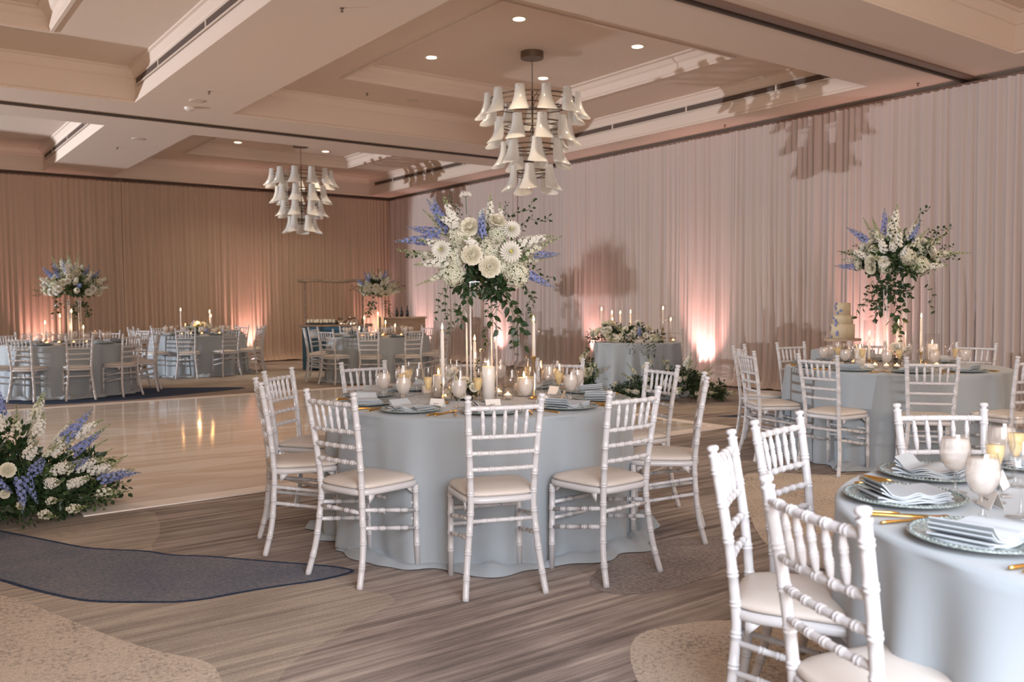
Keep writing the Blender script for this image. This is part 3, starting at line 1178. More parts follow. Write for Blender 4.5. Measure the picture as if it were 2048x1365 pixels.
def make_napkin():
    e = empty('folded_napkin')
    b = MB()
    for l in range(5):
        z0 = .006 + l * .0048
        rn = random.Random(l)
        ox, oy = rn.uniform(-.005, .005), rn.uniform(-.004, .004)

        def top(u, v, z0=z0, ox=ox, oy=oy, l=l):
            x = (u - .5) * (.21 - l * .006) + ox
            y = (v - .5) * .150 + oy + .010 * sin(u * 9 + l * .25)
            z = z0 + .007 * (1 + sin(u * 13 + .5 + .2 * l)) * (.4 + l * .12) * (1 - .4 * v) + (.018 * max(0, 1 - u * 7) * (l / 3) if u < .15 else 0)
            return (x, y, z)
        b.grid(lambda u, v: top(u, v), 26, 5)
        b.grid(lambda u, v: (lambda p: (p[0], p[1], p[2] - .0040))(top(1 - u, v)), 26, 5)
        for vv in (0, 1):
            b.grid(lambda u, v, vv=vv: (lambda p: (p[0], p[1], p[2] - .0040 * (1 - v)))(top(u if vv == 0 else 1 - u, vv)), 26, 1)
        for uu in (0, 1):
            b.grid(lambda u, v, uu=uu: (lambda p: (p[0], p[1], p[2] - .0040 * (1 - v)))(top(uu, 1 - u if uu == 0 else u)), 5, 1)
    b.build('linen_folds', M['napkin'], e, True)
    return e


def flat_tool(outline, thick, z, bend=None):
    pass


def make_knife():
    e = empty('gold_knife')
    b = MB()
    b.tube([(0, -.11, .006), (0, -.10, .006), (0, -.04, .006), (0, -.012, .0055)], [.0035, .0052, .0045, .003], 8)
    b.build('handle', M['gold'], e, True)
    b = MB()
    b.slab([(-.002, -.012), (.004, -.012), (.010, .01), (.0105, .06), (.007, .095), (-.001, .112), (-.003, .10), (-.003, .02)], .003, .005)
    b.build('blade', M['gold'], e)
    return e


def make_fork():
    e = empty('gold_fork')
    b = MB()
    b.tube([(0, -.105, .005), (0, -.09, .006), (0, -.02, .006), (0, .03, .009)], [.003, .0048, .0032, .0025], 8)
    b.build('handle', M['gold'], e, True)
    b = MB()
    b.slab([(-.003, .028), (.003, .028), (.011, .045), (.012, .058), (-.012, .058), (-.011, .045)], .008, .0098)
    for k in range(4):
        x = -.0102 + k * .0068
        b.box((x, .079, .0095), (.0026, .044, .0018))
    b.build('tines', M['gold'], e)
    return e


def make_spoon():
    e = empty('gold_spoon')
    b = MB()
    b.tube([(0, -.105, .005), (0, -.09, .006), (0, -.02, .006), (0, .05, .007)], [.003, .0048, .0032, .0025], 8)
    b.build('handle', M['gold'], e, True)
    b = MB()

    def fn(u, v):
        a = 2 * pi * u
        r = v
        return (.018 * r * cos(a), .072 + .027 * r * sin(a), .002 + .006 * r * r)
    b.grid(fn, 16, 4, wrap=True)
    b.build('spoon_bowl', M['gold'], e, True)
    return e


def make_card():
    e = empty('place_card')
    b = MB()
    t = .0008
    for s in (-1, 1):
        b.add([(-.042, s * .020, 0), (.042, s * .020, 0), (.042, 0, .048), (-.042, 0, .048), (-.042, s * (.020 - t), 0), (.042, s * (.020 - t), 0), (.042, 0, .048 - t), (-.042, 0, .048 - t)],
              [(0, 1, 2, 3), (4, 7, 6, 5), (0, 4, 5, 1), (1, 5, 6, 2), (3, 7, 4, 0)])
    b.build('card_tent', M['paper'], e)
    b = MB()
    for x, w_ in ((-.010, .012), (.006, .010)):
        b.add([(x - w_ / 2, -.0125, .0195), (x + w_ / 2, -.0125, .0195), (x + w_ / 2, -.0110, .0235), (x - w_ / 2, -.0110, .0235)], [(0, 1, 2, 3)])
    b.build('written_name', M['ink'], e)
    return e


P = dict(goblet=Proto(make_goblet()), wine=Proto(make_wine()), flute=Proto(make_flute()), knife=Proto(make_knife()), fork=Proto(make_fork()), spoon=Proto(make_spoon()), napkin=Proto(make_napkin()), card=Proto(make_card()))
CHG = Proto(make_charger())


def setting(k, ang, desc, full=True, seed=0):
    rn = random.Random(seed)
    cx, cy = TC[k]
    a = radians(ang)
    o = Vector((cos(a), sin(a), 0))     # outward
    t = Vector((-sin(a), cos(a), 0))    # diner faces -o ; his right hand is +? -> t
    rz = a + pi / 2                     # local +y points to the table centre

    def at(rad, side, dz=0):
        p = Vector((cx, cy, ZTB + dz)) + o * rad - t * side * -1
        return p
    w_ = '%s seat of the %s' % (desc, WH[k])
    g = WH[k]
    R = .715
    CHG.place(at(R, 0), rz, 'silvery beaded glass charger plate, %s' % w_, 'charger plate', 'glass charger plates on the ' + g)
    P['napkin'].place(at(R, 0, .002), rz + rn.uniform(-.1, .1) + (pi / 2 + .25 if k in 'NM' else 0), 'folded pale blue napkin on charger, %s' % w_, 'napkin', 'folded napkins on the ' + g)
    P['goblet'].place(at(.55, .195), rz + rn.uniform(0, 6), 'stemmed goblet of iced water, %s' % w_, 'goblet', 'water goblets on the ' + g)
    P['wine'].place(at(.45, .13 + rn.uniform(-.01, .01)), rz, 'empty stemmed wine glass, %s' % w_, 'wine glass', 'wine glasses on the ' + g)
    if full:
        P['flute'].place(at(.42, .235), rz, 'half filled champagne flute, %s' % w_, 'champagne flute', 'champagne flutes on the ' + g)
        P['knife'].place(at(R + .02, .195), rz + rn.uniform(-.06, .06), 'gold knife beside the charger, %s' % w_, 'knife', 'gold knives on the ' + g)
        P['spoon'].place(at(R + .015, .232), rz + rn.uniform(-.06, .06), 'gold spoon beside the charger, %s' % w_, 'spoon', 'gold spoons on the ' + g)
        P['fork'].place(at(R + .02, -.195), rz + rn.uniform(-.06, .06), 'gold fork beside the charger, %s' % w_, 'fork', 'gold forks on the ' + g)
        P['card'].place(at(.50, .02), rz + rn.uniform(-.3, .3), 'small white tented place card, %s' % w_, 'place card', 'place cards on the ' + g)


for i, (a, r, d) in enumerate(SEATS['C']):
    setting('C', [-120, -156, -84, 168, 132, 96, 60, 24, -12, -48][i], d, True, i)
for i, (a, r, d) in enumerate(SEATS['N']):
    setting('N', [125, 91, 160, 57, 22][i], d, True, 20 + i)
setting('N', 196, 'front left', True, 30)
for i, (a, r, d) in enumerate(SEATS['M']):
    setting('M', a, d, i not in (4, 5, 6), 40 + i)
for k in 'LBT':
    used = set()
    for i, (a, r, d) in enumerate(SEATS[k]):
        setting(k, a, d, False, 60 + i)

# ---------------------------------------------------------------- candles


def flame(parent, z, s=1.0, x=0, y=0):
    b = MB()
    b.lathe([(.0008, 0), (.0048, .004), (.0062, .010), (.0048, .019), (.0022, .029), (.0004, .037)], 10)
    o = b.build('candle_flame', M['flame'], parent, True)
    o.location = (x, y, z)
    o.scale = (s, s, s)
    w2 = MB()
    w2.tube([(x, y, z - .008), (x, y, z + .004)], .0009, 5)
    w2.build('candle_wick', M['wick'], parent)


def hurricane(b, r, h):
    b.lathe([(.001, .003), (r, .003), (r, h), (r - .0025, h)], 28)


def taper(loc, zf, hold, label, holder=True, gh=None, gr=.042, group='tall taper candles in glass', fl=1.0):
    """zf = height of the flame foot above the table, hold = height of the candle foot"""
    e = empty('taper_candle', loc)
    tag(e, label, 'candle', group)
    if holder:
        b = MB()
        b.lathe([(.001, .0), (.036, .0), (.037, .003), (.026, .008), (.010, .014), (.006, .022), (.0075, .030), (.005, .040), (.0045, hold - .045), (.007, hold - .040), (.006, hold - .034), (.013, hold - .016), (.016, hold - .004), (.017, hold), (.010, hold), (.010, hold - .012), (.001, hold - .012)], 20)
        b.build('brass_holder', M['brass'], e, True)
    b = MB()
    b.lathe([(.001, hold - .012), (.0112, hold - .012), (.0095, zf - .01), (.006, zf - .004), (.001, zf - .002)], 16)
    b.build('wax_candle', M['wax'], e, True)
    if gh:
        b = MB()
        hurricane(b, gr, gh)
        b.build('glass_cylinder', M['glass2'], e, True)
    flame(e, zf + .002, fl)
    return e


def pillar(loc, r, h, gr, gh, label, fl=1.0):
    e = empty('pillar_candle', loc)
    tag(e, label, 'candle', 'pillar candles in glass')
    b = MB()
    b.lathe([(.001, .007), (r, .007), (r, h - .003), (r - .003, h), (r - .008, h - .002), (.001, h - .006)], 28)
    b.build('wax_candle', M['wax'], e, True)
    b = MB()
    hurricane(b, gr, gh)
    b.build('glass_cylinder', M['glass2'], e, True)
    flame(e, h + .002, fl)
    return e


def make_votive():
    e = empty('votive_candle')
    b = MB()
    b.lathe([(.001, .002), (.032, .002), (.037, .075), (.0352, .075), (.030, .010), (.001, .010)], 20)
    b.build('votive_glass', M['glass2'], e, True)
    b = MB()
    b.lathe([(.001, .011), (.029, .011), (.030, .026), (.001, .026)], 18)
    b.build('votive_wax', M['wax'], e, True)
    b = MB()
    b.lathe([(.001, .0265), (.020, .0265), (.016, .031), (.006, .036), (.001, .045)], 12)
    b.build('glowing_flame', M['glow'], e, True)
    return e


VOT = Proto(make_votive())


def glow(loc, en):
    lamp('POINT', 'candle_light', loc, en * .5, (1, .50, .20), .02)


cx, cy = TC['C']
taper((cx - .317, cy - .068, ZTB), .42, .115, 'tall taper on short brass holder inside clear glass, left on the central table', True, None)
taper((cx + .228, cy - .218, ZTB), .458, .255, 'tallest taper on slender brass holder in glass, right on the central table', True, None)
# free standing glass sleeves around the tapers
for (x, y, r, h, lab) in ((cx - .317, cy - .068, .050, .47, 'clear glass cylinder around the left taper on the central table'), (cx + .228, cy - .218, .050, .52, 'clear glass cylinder around the tallest taper on the central table')):
    b = MB()
    b.lathe([(r, .004), (r, h), (r - .0025, h)], 28)
    o = b.build('glass_cylinder', M['glass2'], None, True)
    o.location = (x, y, ZTB)
    tag(o, lab, 'candle sleeve', 'clear glass candle sleeves')
taper((cx + .10, cy + .22, ZTB), .335, .09, 'taper in glass behind the big pillar candle on the central table', True, .44, .045)
pillar((cx - .072, cy - .174, ZTB), .037, .205, .048, .305, 'large white pillar candle in glass, centre of the central table')
pillar((cx + .268, cy - .067, ZTB), .042, .115, .062, .215, 'short wide pillar candle in glass right of centre on the central table')
pillar((cx - .18, cy + .20, ZTB), .034, .14, .045, .22, 'pillar candle in glass behind the left goblets on the central table')
for i, (x, y, d) in enumerate(((-.225, .04, 'left of the brass holder'), (.091, -.14, 'right of the large pillar'), (.16, .05, 'behind the right pillar'), (-.02, .33, 'at the back'))):
    VOT.place((cx + x, cy + y, ZTB), i, 'small glass votive candle on the central table, %s' % d, 'votive candle', 'votive candles on the central table')
glow((cx - .02, cy - .02, ZTB + .30), 2.2)
glow((cx + .25, cy - .10, ZTB + .16), 1.0)

cx, cy = TC['M']


def vr(p, u, w):
    """offset from p: u metres to the camera's right, w metres away from the camera (floor plan)"""
    d = Vector((p[0], p[1])).normalized()
    r = Vector((d.y, -d.x))
    q = Vector((p[0], p[1])) + r * u + d * w
    return q.x, q.y


def tab(k, u, w):
    x, y = vr(TC[k], u, w)
    return (x, y, ZTB)


taper(tab('M', -.20, -.05), .27, .06, 'taper in dark framed glass, left of centre on the right rear table', True, .40, .048)
taper(tab('M', .03, .12), .37, .10, 'slim taper beside the flower stand on the right rear table', True, .42, .045)
taper(tab('M', .21, .05), .42, .13, 'thick white taper right of the flowers on the right rear table', True, None, .045)
pillar(tab('M', -.27, -.22), .047, .16, .058, .22, 'squat white pillar candle in glass at the left of the right rear table')
pillar(tab('M', .30, .12), .047, .19, .06, .28, 'tall pillar candle in glass at the right of the right rear table')
for i, (u, w_) in enumerate(((-.15, -.25), (-.06, -.3), (.02, -.28), (.24, -.25), (.33, -.05), (-.33, .1))):
    VOT.place(tab('M', u, w_), i, 'small glass votive glowing on the right rear table, %s' % ['left of centre', 'before the centre', 'right of centre', 'by the right chair', 'far right', 'far left'][i], 'votive candle', 'votive candles on the right rear table')
glow(tab('M', 0, -.1)[:2] + (ZTB + .25,), 3.0)

for k, ws in (('L', [(-.30, .30, 'leftmost'), (-.10, .40, 'middle'), (.06, .47, 'tallest'), (.22, .22, 'rightmost')]), ('B', [(-.30, .46, 'left tallest'), (.23, .42, 'right tall'), (.25, .34, 'right shorter'), (-.22, .16, 'low left')]), ('T', [(-.24, .30, 'leftmost'), (.0, .37, 'tallest'), (.13, .22, 'middle'), (.30, .16, 'rightmost'), (-.33, .12, 'low left')])):
    for i, (u, h, d) in enumerate(ws):
        taper(tab(k, u, -.05 + .1 * (i % 2)), h, .06, 'lit white taper on the %s, %s' % (WH[k], d), True, None, group='white tapers on the far tables', fl=1.5)
    for i, u in enumerate((-.28, -.12, .08, .26, .40)):
        VOT.place(tab(k, u, -.22 + .06 * (i % 2)), i, 'small votive light on the %s, number %s counted from the left' % (WH[k], ['one', 'two', 'three', 'four', 'five'][i]), 'votive candle', 'votive candles on the ' + WH[k])
    glow(tab(k, 0, -.1)[:2] + (ZTB + .25,), 4.0)

# ---------------------------------------------------------------- flowers


def petal(b, c, d, n_, L, W, cup=.3, mi=0, nu=3, point=.2):
    """petal from c along unit d with face normal n_"""
    s = d.cross(n_).normalized()
    vs = []
    rows = (0, .35, .7, 1)
    wid = (.35, .9, 1, point)
    for r, q in zip(rows, wid):
        for k in (-1, 0, 1):
            vs.append(c + d * (L * r) + s * (k * W * q * .5) + n_ * (cup * L * (r * r * .6 + .25 * abs(k) * q)))
    fs = []
    for i in range(3):
        for k in range(2):
            fs.append((i * 3 + k, i * 3 + k + 1, i * 3 + k + 4, i * 3 + k + 3))
    b.add(vs, fs, mi)


def rose_mesh():
    b = MB()
    rn = random.Random(1)
    Z = Vector((0, 0, 1))
    for lay, (n, r, el, L, W) in enumerate(((3, .003, 88, .034, .014), (4, .007, 86, .033, .018), (5, .011, 84, .033, .021), (6, .016, 80, .033, .024), (7, .021, 74, .034, .026), (8, .026, 66, .034, .029), (8, .031, 54, .033, .032), (8, .036, 36, .031, .036), (8, .039, 12, .030, .040))):
        for k in range(n):
            a = 2 * pi * k / n + lay * .7 + rn.uniform(-.15, .15)
            o = Vector((cos(a), sin(a), 0))
            e_ = radians(el)
            d = (o * cos(e_) + Z * sin(e_)).normalized()
            nn = (-o * sin(e_) + Z * cos(e_)).normalized()
            petal(b, o * r * .72 + Z * (.006 - lay * .0015), d, nn, L, W, -.16 if lay > 3 else .12, 0, point=.8)
    b.lathe([(.020, .004), (.019, .020), (.013, .028), (.001, .031)], 8)
    return b.mesh('rose', M['petal'], True)


def dahlia_mesh():
    b = MB()
    Z = Vector((0, 0, 1))
    for lay, (n, el, L) in enumerate(((8, 82, .020), (12, 68, .030), (15, 52, .038), (17, 38, .044), (19, 24, .049), (20, 9, .053), (19, -8, .053))):
        for k in range(n):
            a = 2 * pi * (k + .5 * (lay % 2)) / n
            o = Vector((cos(a), sin(a), 0))
            e_ = radians(el)
            d = (o * cos(e_) + Z * sin(e_))
            nn = (-o * sin(e_) + Z * cos(e_))
            petal(b, o * .004 + Z * .002 * (5 - lay), d, nn, L, .0135, .16, 0, point=.1)
    b.lathe([(.001, .026), (.006, .024), (.009, .018), (.009, .008)], 10, mi=1)
    return b.mesh('dahlia', [M['petal2'], M['yellow']], True)


def floret(b, c, n_, s, np_=4, mi=0, rn=random):
    t = n_.orthogonal().normalized()
    u = n_.cross(t)
    a0 = rn.uniform(0, 6)
    for k in range(np_):
        a = a0 + 2 * pi * k / np_
        d = t * cos(a) + u * sin(a)
        q = n_.cross(d)
        vs = [c, c + d * s * .55 + q * s * .42 + n_ * s * .12, c + d * s + n_ * s * .22, c + d * s * .55 - q * s * .42 + n_ * s * .12]
        b.add(vs, [(0, 3, 2, 1)], mi)


def hydrangea_mesh():
    b = MB()
    rn = random.Random(3)
    N = 110
    for k in range(N):
        z = 1 - 1.55 * (k + .5) / N
        a = k * 2.39996
        r = sqrt(max(0, 1 - z * z))
        n_ = Vector((r * cos(a), r * sin(a), z))
        c = n_ * rn.uniform(.058, .068)
        floret(b, c, (n_ + Vector((rn.uniform(-.3, .3), rn.uniform(-.3, .3), rn.uniform(-.3, .3)))).normalized(), .0155, 4, 0, rn)
    b.lathe([(.001, .045), (.035, .035), (.048, 0), (.03, -.03), (.001, -.04)], 12, mi=1)
    return b.mesh('hydrangea', [M['hyd'], M['leaf2']])


def spike_mesh(m, name, L=.26, n=46, s=.013, r0=.026, budm='bud', seed=1, tipbuds=.25):
    b = MB()
    rn = random.Random(seed)
    bend = lambda t: Vector((0, .10 * L * t * t, L * t))
    b.tube([bend(k / 8) for k in range(9)], [.0028 - .0018 * k / 8 for k in range(9)], 5, mi=1)
    for k in range(n):
        t = .22 + .78 * k / n
        a = k * 2.39996 + rn.uniform(-.3, .3)
        o = Vector((cos(a), sin(a), .25)).normalized()
        rr = r0 * (1.1 - .85 * max(0, (t - .3) / .7))
        c = bend(t) + o * rr
        sz = s * (1.15 - .7 * max(0, (t - .5) / .5))
        if t > 1 - tipbuds:
            floret(b, c, o, sz * .7, 3, 2, rn)
            floret(b, c - o * .002, -o, sz * .6, 3, 2, rn)
        else:
            floret(b, c, o, sz, 5, 0, rn)
            floret(b, c + o * .002 + Vector((0, 0, sz * .3)), (o + Vector((0, 0, .8))).normalized(), sz * .8, 4, 0, rn)
        b.tube([bend(t - .02), c], .0008, 3, cap=False, mi=1)
    return b.mesh(name, [m, M['stem'], M[budm]])


def leafq(b, c, d, n_, L, W, mi=0):
    s = d.cross(n_).normalized()
    vs = [c, c + d * L * .3 + s * W * .42 + n_ * L * .05, c + d * L * .65 + s * W * .36 + n_ * L * .04, c + d * L - n_ * L * .06, c + d * L * .65 - s * W * .36 + n_ * L * .04, c + d * L * .3 - s * W * .42 + n_ * L * .05, c + d * L * .5 - n_ * L * .03]
    b.add(vs, [(0, 6, 1), (1, 6, 2), (2, 6, 3), (3, 6, 4), (4, 6, 5), (5, 6, 0)], mi)


def vine_mesh(L=.26, n=11, lw=.026, ll=.042, seed=1, thin=False, hang=True):
    b = MB()
    rn = random.Random(seed)
    off = rn.uniform(0, 30)

    def c(t):
        return Vector((.10 * L * noise.noise(Vector((t * 2, off, 0))) * 3, .10 * L * noise.noise(Vector((t * 2, off, 7))) * 3, -L * t))
    b.tube([c(k / 10) for k in range(11)], .0013, 4, mi=1)
    for k in range(n):
        t = .12 + .88 * k / max(n - 1, 1)
        a = k * 2.6 + rn.uniform(-.5, .5)
        o = Vector((cos(a), sin(a), -.8 + rn.uniform(-.5, .6))).normalized()
        nn = (Vector((rn.uniform(-1, 1), rn.uniform(-1, 1), .6))).normalized()
        p = c(t)
        if thin:
            for q in (-.9, -.3, .3, .9):
                dd = (o + Vector((sin(a), -cos(a), 0)) * q).normalized()
                leafq(b, p + dd * .004, dd, nn, ll * (1 - .3 * abs(q)), lw)
        else:
            b.tube([p, p + o * .01], .0008, 3, cap=False, mi=1)
            leafq(b, p + o * .01, o, nn, ll * rn.uniform(.8, 1.2), lw * 1.15)
    return b.mesh('trailing_vine', [M['leaf'], M['stem']])


def foliage_mesh(r=.10, n=70, seed=2, ll=.045, lw=.028, m='leaf'):
    b = MB()
    rn = random.Random(seed)
    for k in range(n):
        v = Vector((rn.gauss(0, 1), rn.gauss(0, 1), rn.gauss(0, 1))).normalized()
        c = v * r * rn.uniform(.25, .9)
        nn = Vector((rn.gauss(0, 1), rn.gauss(0, 1), rn.gauss(0, 1) + .5)).normalized()
        d = (v + Vector((rn.uniform(-.5, .5), rn.uniform(-.5, .5), rn.uniform(-.5, .5)))).normalized()
        leafq(b, c, d, nn, ll * rn.uniform(.7, 1.2), lw)
    return b.mesh('leaf_cluster', [M[m]])


def nerine_mesh():
    b = MB()
    b.tube([(0, 0, -.10), (0, 0, 0)], .0028, 6, mi=1)
    rn = random.Random(5)
    for k in range(9):
        a = k * 2.4
        o = Vector((cos(a), sin(a), .5)).normalized()
        c = o * .022
        for q in range(6):
            aa = q * 1.05
            t = o.orthogonal().normalized()
            u = o.cross(t)
            d = (o * .8 + t * cos(aa) + u * sin(aa)).normalized()
            petal(b, c, d, o, .026, .004, -.1, 0, point=.3)
        b.tube([(0, 0, 0), c], .001, 3, cap=False, mi=1)
    return b.mesh('nerine', [M['petal2'], M['stem']])


FM = dict(rose=rose_mesh(), dahlia=dahlia_mesh(), hydrangea=hydrangea_mesh(),
          delphinium=spike_mesh(M['blue'], 'delphinium', .26, 44, .0120, .024, 'blue', 2, .15),
          stock=spike_mesh(M['petal2'], 'stock', .25, 54, .014, .026, 'bud', 3, .2),
          snapdragon=spike_mesh(M['hyd'], 'snapdragon', .27, 40, .012, .018, 'bud', 4, .45),
          nerine=nerine_mesh(), foliage=foliage_mesh(), foliage2=foliage_mesh(.11, 60, 7, .06, .034, 'leaf'), foliage3=foliage_mesh(.10, 70, 9, .04, .022, 'leaf2'),
          vine=vine_mesh(.26, 12, .03, .045, 1), vine2=vine_mesh(.24, 10, .034, .052, 4), thin=vine_mesh(.22, 6, .011, .035, 8, True), ivy=vine_mesh(.22, 16, .018, .024, 12))
NAMES = dict(rose='rose', dahlia='dahlia', hydrangea='hydrangea', delphinium='delphinium_spike', stock='stock_flower', snapdragon='snapdragon', nerine='nerine_flower', foliage='leaf_cluster', foliage2='leaf_cluster', foliage3='leaf_cluster', vine='trailing_vine', vine2='trailing_vine', thin='trailing_vine', ivy='ivy_sprig')


def put(e, kind, p, d, sc=1.0, rn=random, roll=None):
    q = Vector(d).normalized().to_track_quat('Z' if kind not in ('vine', 'vine2', 'thin', 'ivy') else '-Z', 'Y')
    eu = (q @ Euler((0, 0, rn.uniform(0, 6.28) if roll is None else roll)).to_quaternion()).to_euler()
    return inst(FM[kind], NAMES[kind], e, p, eu, sc)


def stand(e, h, half=.077, rot=.17, zb=0):
    for sx in (-1, 1):
        for sy in (-1, 1):
            b = MB()
            x, y = half * (cos(rot) * sx - sin(rot) * sy), half * (sin(rot) * sx + cos(rot) * sy)
            b.tube([(x, y, 0), (x, y, h)], .0055, 8)
            b.build('stand_rod', M['acryl'], e, True)
    b = MB()
    b.box((0, 0, h - .004), (half * 2.3, half * 2.3, .008), rot)
    b.box((0, 0, .004), (half * 2.3, half * 2.3, .006), rot)
    b.build('stand_plate', M['glass2'], e)


def face_cam(p):
    return math.atan2(p[1], p[0]) - pi / 2    # local +x = camera right, local +y = away from the camera


# main arrangement ; entries are (kind, x, depth, z above base of flowers, direction, scale)
def big_arrangement(k, label, spec, h=.70, zoff=0, s=1.0, group='tall flower arrangements', seed=1, shift=0):
    c = vr(TC[k], shift, 0)
    e = empty('flower_arrangement', (c[0], c[1], ZTB), face_cam(c))
    tag(e, label, 'flower arrangement', group)
    stand(e, h)
    rn = random.Random(seed)
    for (kind, x, y, z, d, sc) in spec:
        put(e, kind, (x * s, y * s, h + z * s), d, sc * s, rn)
    return e


X = (0, -1, .25)
MAIN = [('rose', -.062, -.16, .315, (-.1, -1, .35), 1.0), ('rose', -.051, -.22, .15, (.0, -1, .15), 1.08), ('rose', .053, -.22, .08, (.05, -1, .0), 1.12),
        ('dahlia', -.226, -.17, .18, (-.25, -1, .15), 1.05), ('dahlia', .174, -.20, .165, (.1, -1, .1), 1.18), ('dahlia', .180, -.10, .30, (.2, -.9, .45), 1.05), ('dahlia', .04, .02, .39, (0, .9, .5), 1.0),
        ('hydrangea', -.162, -.12, .04, (-.2, -.8, -.1), 1.05), ('hydrangea', .207, -.12, .04, (.3, -.8, -.2), 1.15), ('hydrangea', .046, -.12, .185, (0, -.9, .3), 1.05),
        ('hydrangea', -.12, -.10, .25, (-.3, -.7, .5), 1.1), ('hydrangea', .10, -.05, .28, (.2, -.6, .7), 1.0), ('hydrangea', -.05, .05, .27, (0, 0, 1), 1.1), ('hydrangea', .0, .16, .12, (0, 1, .3), 1.2),
        ('hydrangea', -.2, .12, .12, (-.8, .6, .2), 1.1), ('hydrangea', .22, .13, .13, (.8, .6, .2), 1.1), ('hydrangea', -.15, -.12, .14, (-.4, -.8, .1), 1.0), ('hydrangea', .12, -.10, .10, (.1, -.9, 0), 1.0),
        ('rose', -.10, .2, .2, (-.2, 1, .3), 1), ('rose', .12, .2, .22, (.3, 1, .3), 1), ('rose', .0, .08, .33, (0, .2, 1), 1), ('rose', .10, -.14, .35, (.3, -.6, .8), .9),
        ('stock', -.09, -.06, .24, (-.45, -.1, .75), 1.15), ('stock', -.05, -.08, .26, (-.75, -.15, .55), 1.0), ('stock', -.12, -.10, .18, (-1, -.25, .25), 1.0), ('stock', .05, -.05, .25, (.05, -.1, 1), 1.05),
        ('stock', .11, -.08, .25, (.10, -.1, .9), .85), ('stock', -.14, -.12, .12, (-1, -.3, -.12), 1.0), ('stock', .18, -.06, .20, (1, -.2, .35), 1.05), ('stock', -.02, -.12, .18, (-.3, -.8, .35), .9),
        ('snapdragon', .20, -.05, .14, (1, -.1, .42), 1.15), ('snapdragon', .20, .05, .12, (1, .1, .12), 1.0), ('snapdragon', -.20, -.05, .14, (-1, -.1, .15), 1.1), ('snapdragon', -.15, .02, .22, (-.6, .1, .8), 1.1), ('snapdragon', -.18, -.1, .05, (-1, -.2, -.35), .8),
        ('delphinium', -.17, -.02, .28, (-.5, 0, .8), .95), ('delphinium', -.14, -.03, .25, (-.62, .1, .78), 1.15), ('delphinium', -.20, -.06, .235, (-1, -.05, .10), 1.15), ('delphinium', -.18, -.02, .27, (-1, .1, .28), 1.0), ('delphinium', .0, -.16, .22, (.12, -.35, .7), .8), ('delphinium', .03, -.15, .22, (-.2, -.35, .6), .7), ('delphinium', .22, -.06, .08, (.8, -.1, -.52), .95), ('delphinium', .27, 0, .16, (1, 0, -.05), .8),
        ('nerine', -.085, -.02, .50, (-.05, 0, 1), 1.0), ('nerine', .09, -.20, .215, (.2, -.9, .4), .8),
        ('ivy', .15, -.02, .34, (.6, 0, .55), 1.0), ('ivy', .17, -.02, .32, (.9, -.1, .3), 1.1), ('ivy', .12, 0, .34, (.4, 0, .9), .6), ('ivy', -.1, -.05, .36, (-.3, 0, .7), .7), ('ivy', .25, -.03, .10, (.7, -.1, -.3), .9), ('ivy', -.20, -.12, .10, (-.9, -.2, .1), 1.0),
        ('foliage', -.02, -.08, .01, X, 1.0), ('foliage', .06, -.08, -.02, X, .9), ('foliage', -.10, -.04, .0, X, .9), ('foliage', .13, -.03, .0, X, .9), ('foliage', 0, .1, .0, X, 1.2), ('foliage', .1, .1, .08, X, 1.2), ('foliage', -.1, .1, .08, X, 1.2), ('foliage3', -.19, -.02, .12, X, 1.1), ('foliage3', .2, -.02, .18, X, 1.0), ('foliage3', 0, 0, .3, X, 1.0), ('foliage2', .10, -.12, -.05, X, .75),
        ('thin', -.20, -.10, -.02, (-.35, 0, -1), .9), ('thin', -.17, -.12, .02, (-.15, -.1, -1), 1.0), ('thin', -.16, -.12, -.10, (-.25, -.1, -1), .9), ('thin', -.19, -.12, -.14, (.0, -.1, -1), .7), ('vine', -.08, -.12, -.01, (-.25, -.1, -1), .8), ('vine2', -.06, -.12, -.02, (-.28, -.1, -1), .95), ('thin', -.02, -.12, -.01, (.4, -.1, -.7), .7), ('vine', .07, -.12, -.02, (.12, -.1, -1), 1.0), ('vine', .10, -.14, -.03, (.0, -.1, -1), 1.0),
        ('vine2', .13, -.12, -.02, (.3, -.1, -1), 1.1), ('vine2', .15, -.12, -.07, (.28, -.1, -1), 1.1), ('vine2', .21, -.12, -.10, (.12, -.1, -1), 1.15), ('thin', .06, -.12, -.14, (-.1, 0, -1), 1.0), ('thin', .04, -.12, -.24, (-.2, 0, -1), .7), ('thin', .20, -.12, -.20, (.05, 0, -1), 1.0), ('vine2', .23, -.08, .02, (.45, 0, -.9), .7), ('thin', .27, -.05, .0, (.2, 0, -1), .9), ('thin', .30, -.05, -.08, (0, 0, -1), .7)]
big_arrangement('C', 'large white and blue flower arrangement on tall clear rods, centre of the central table', MAIN, .70)


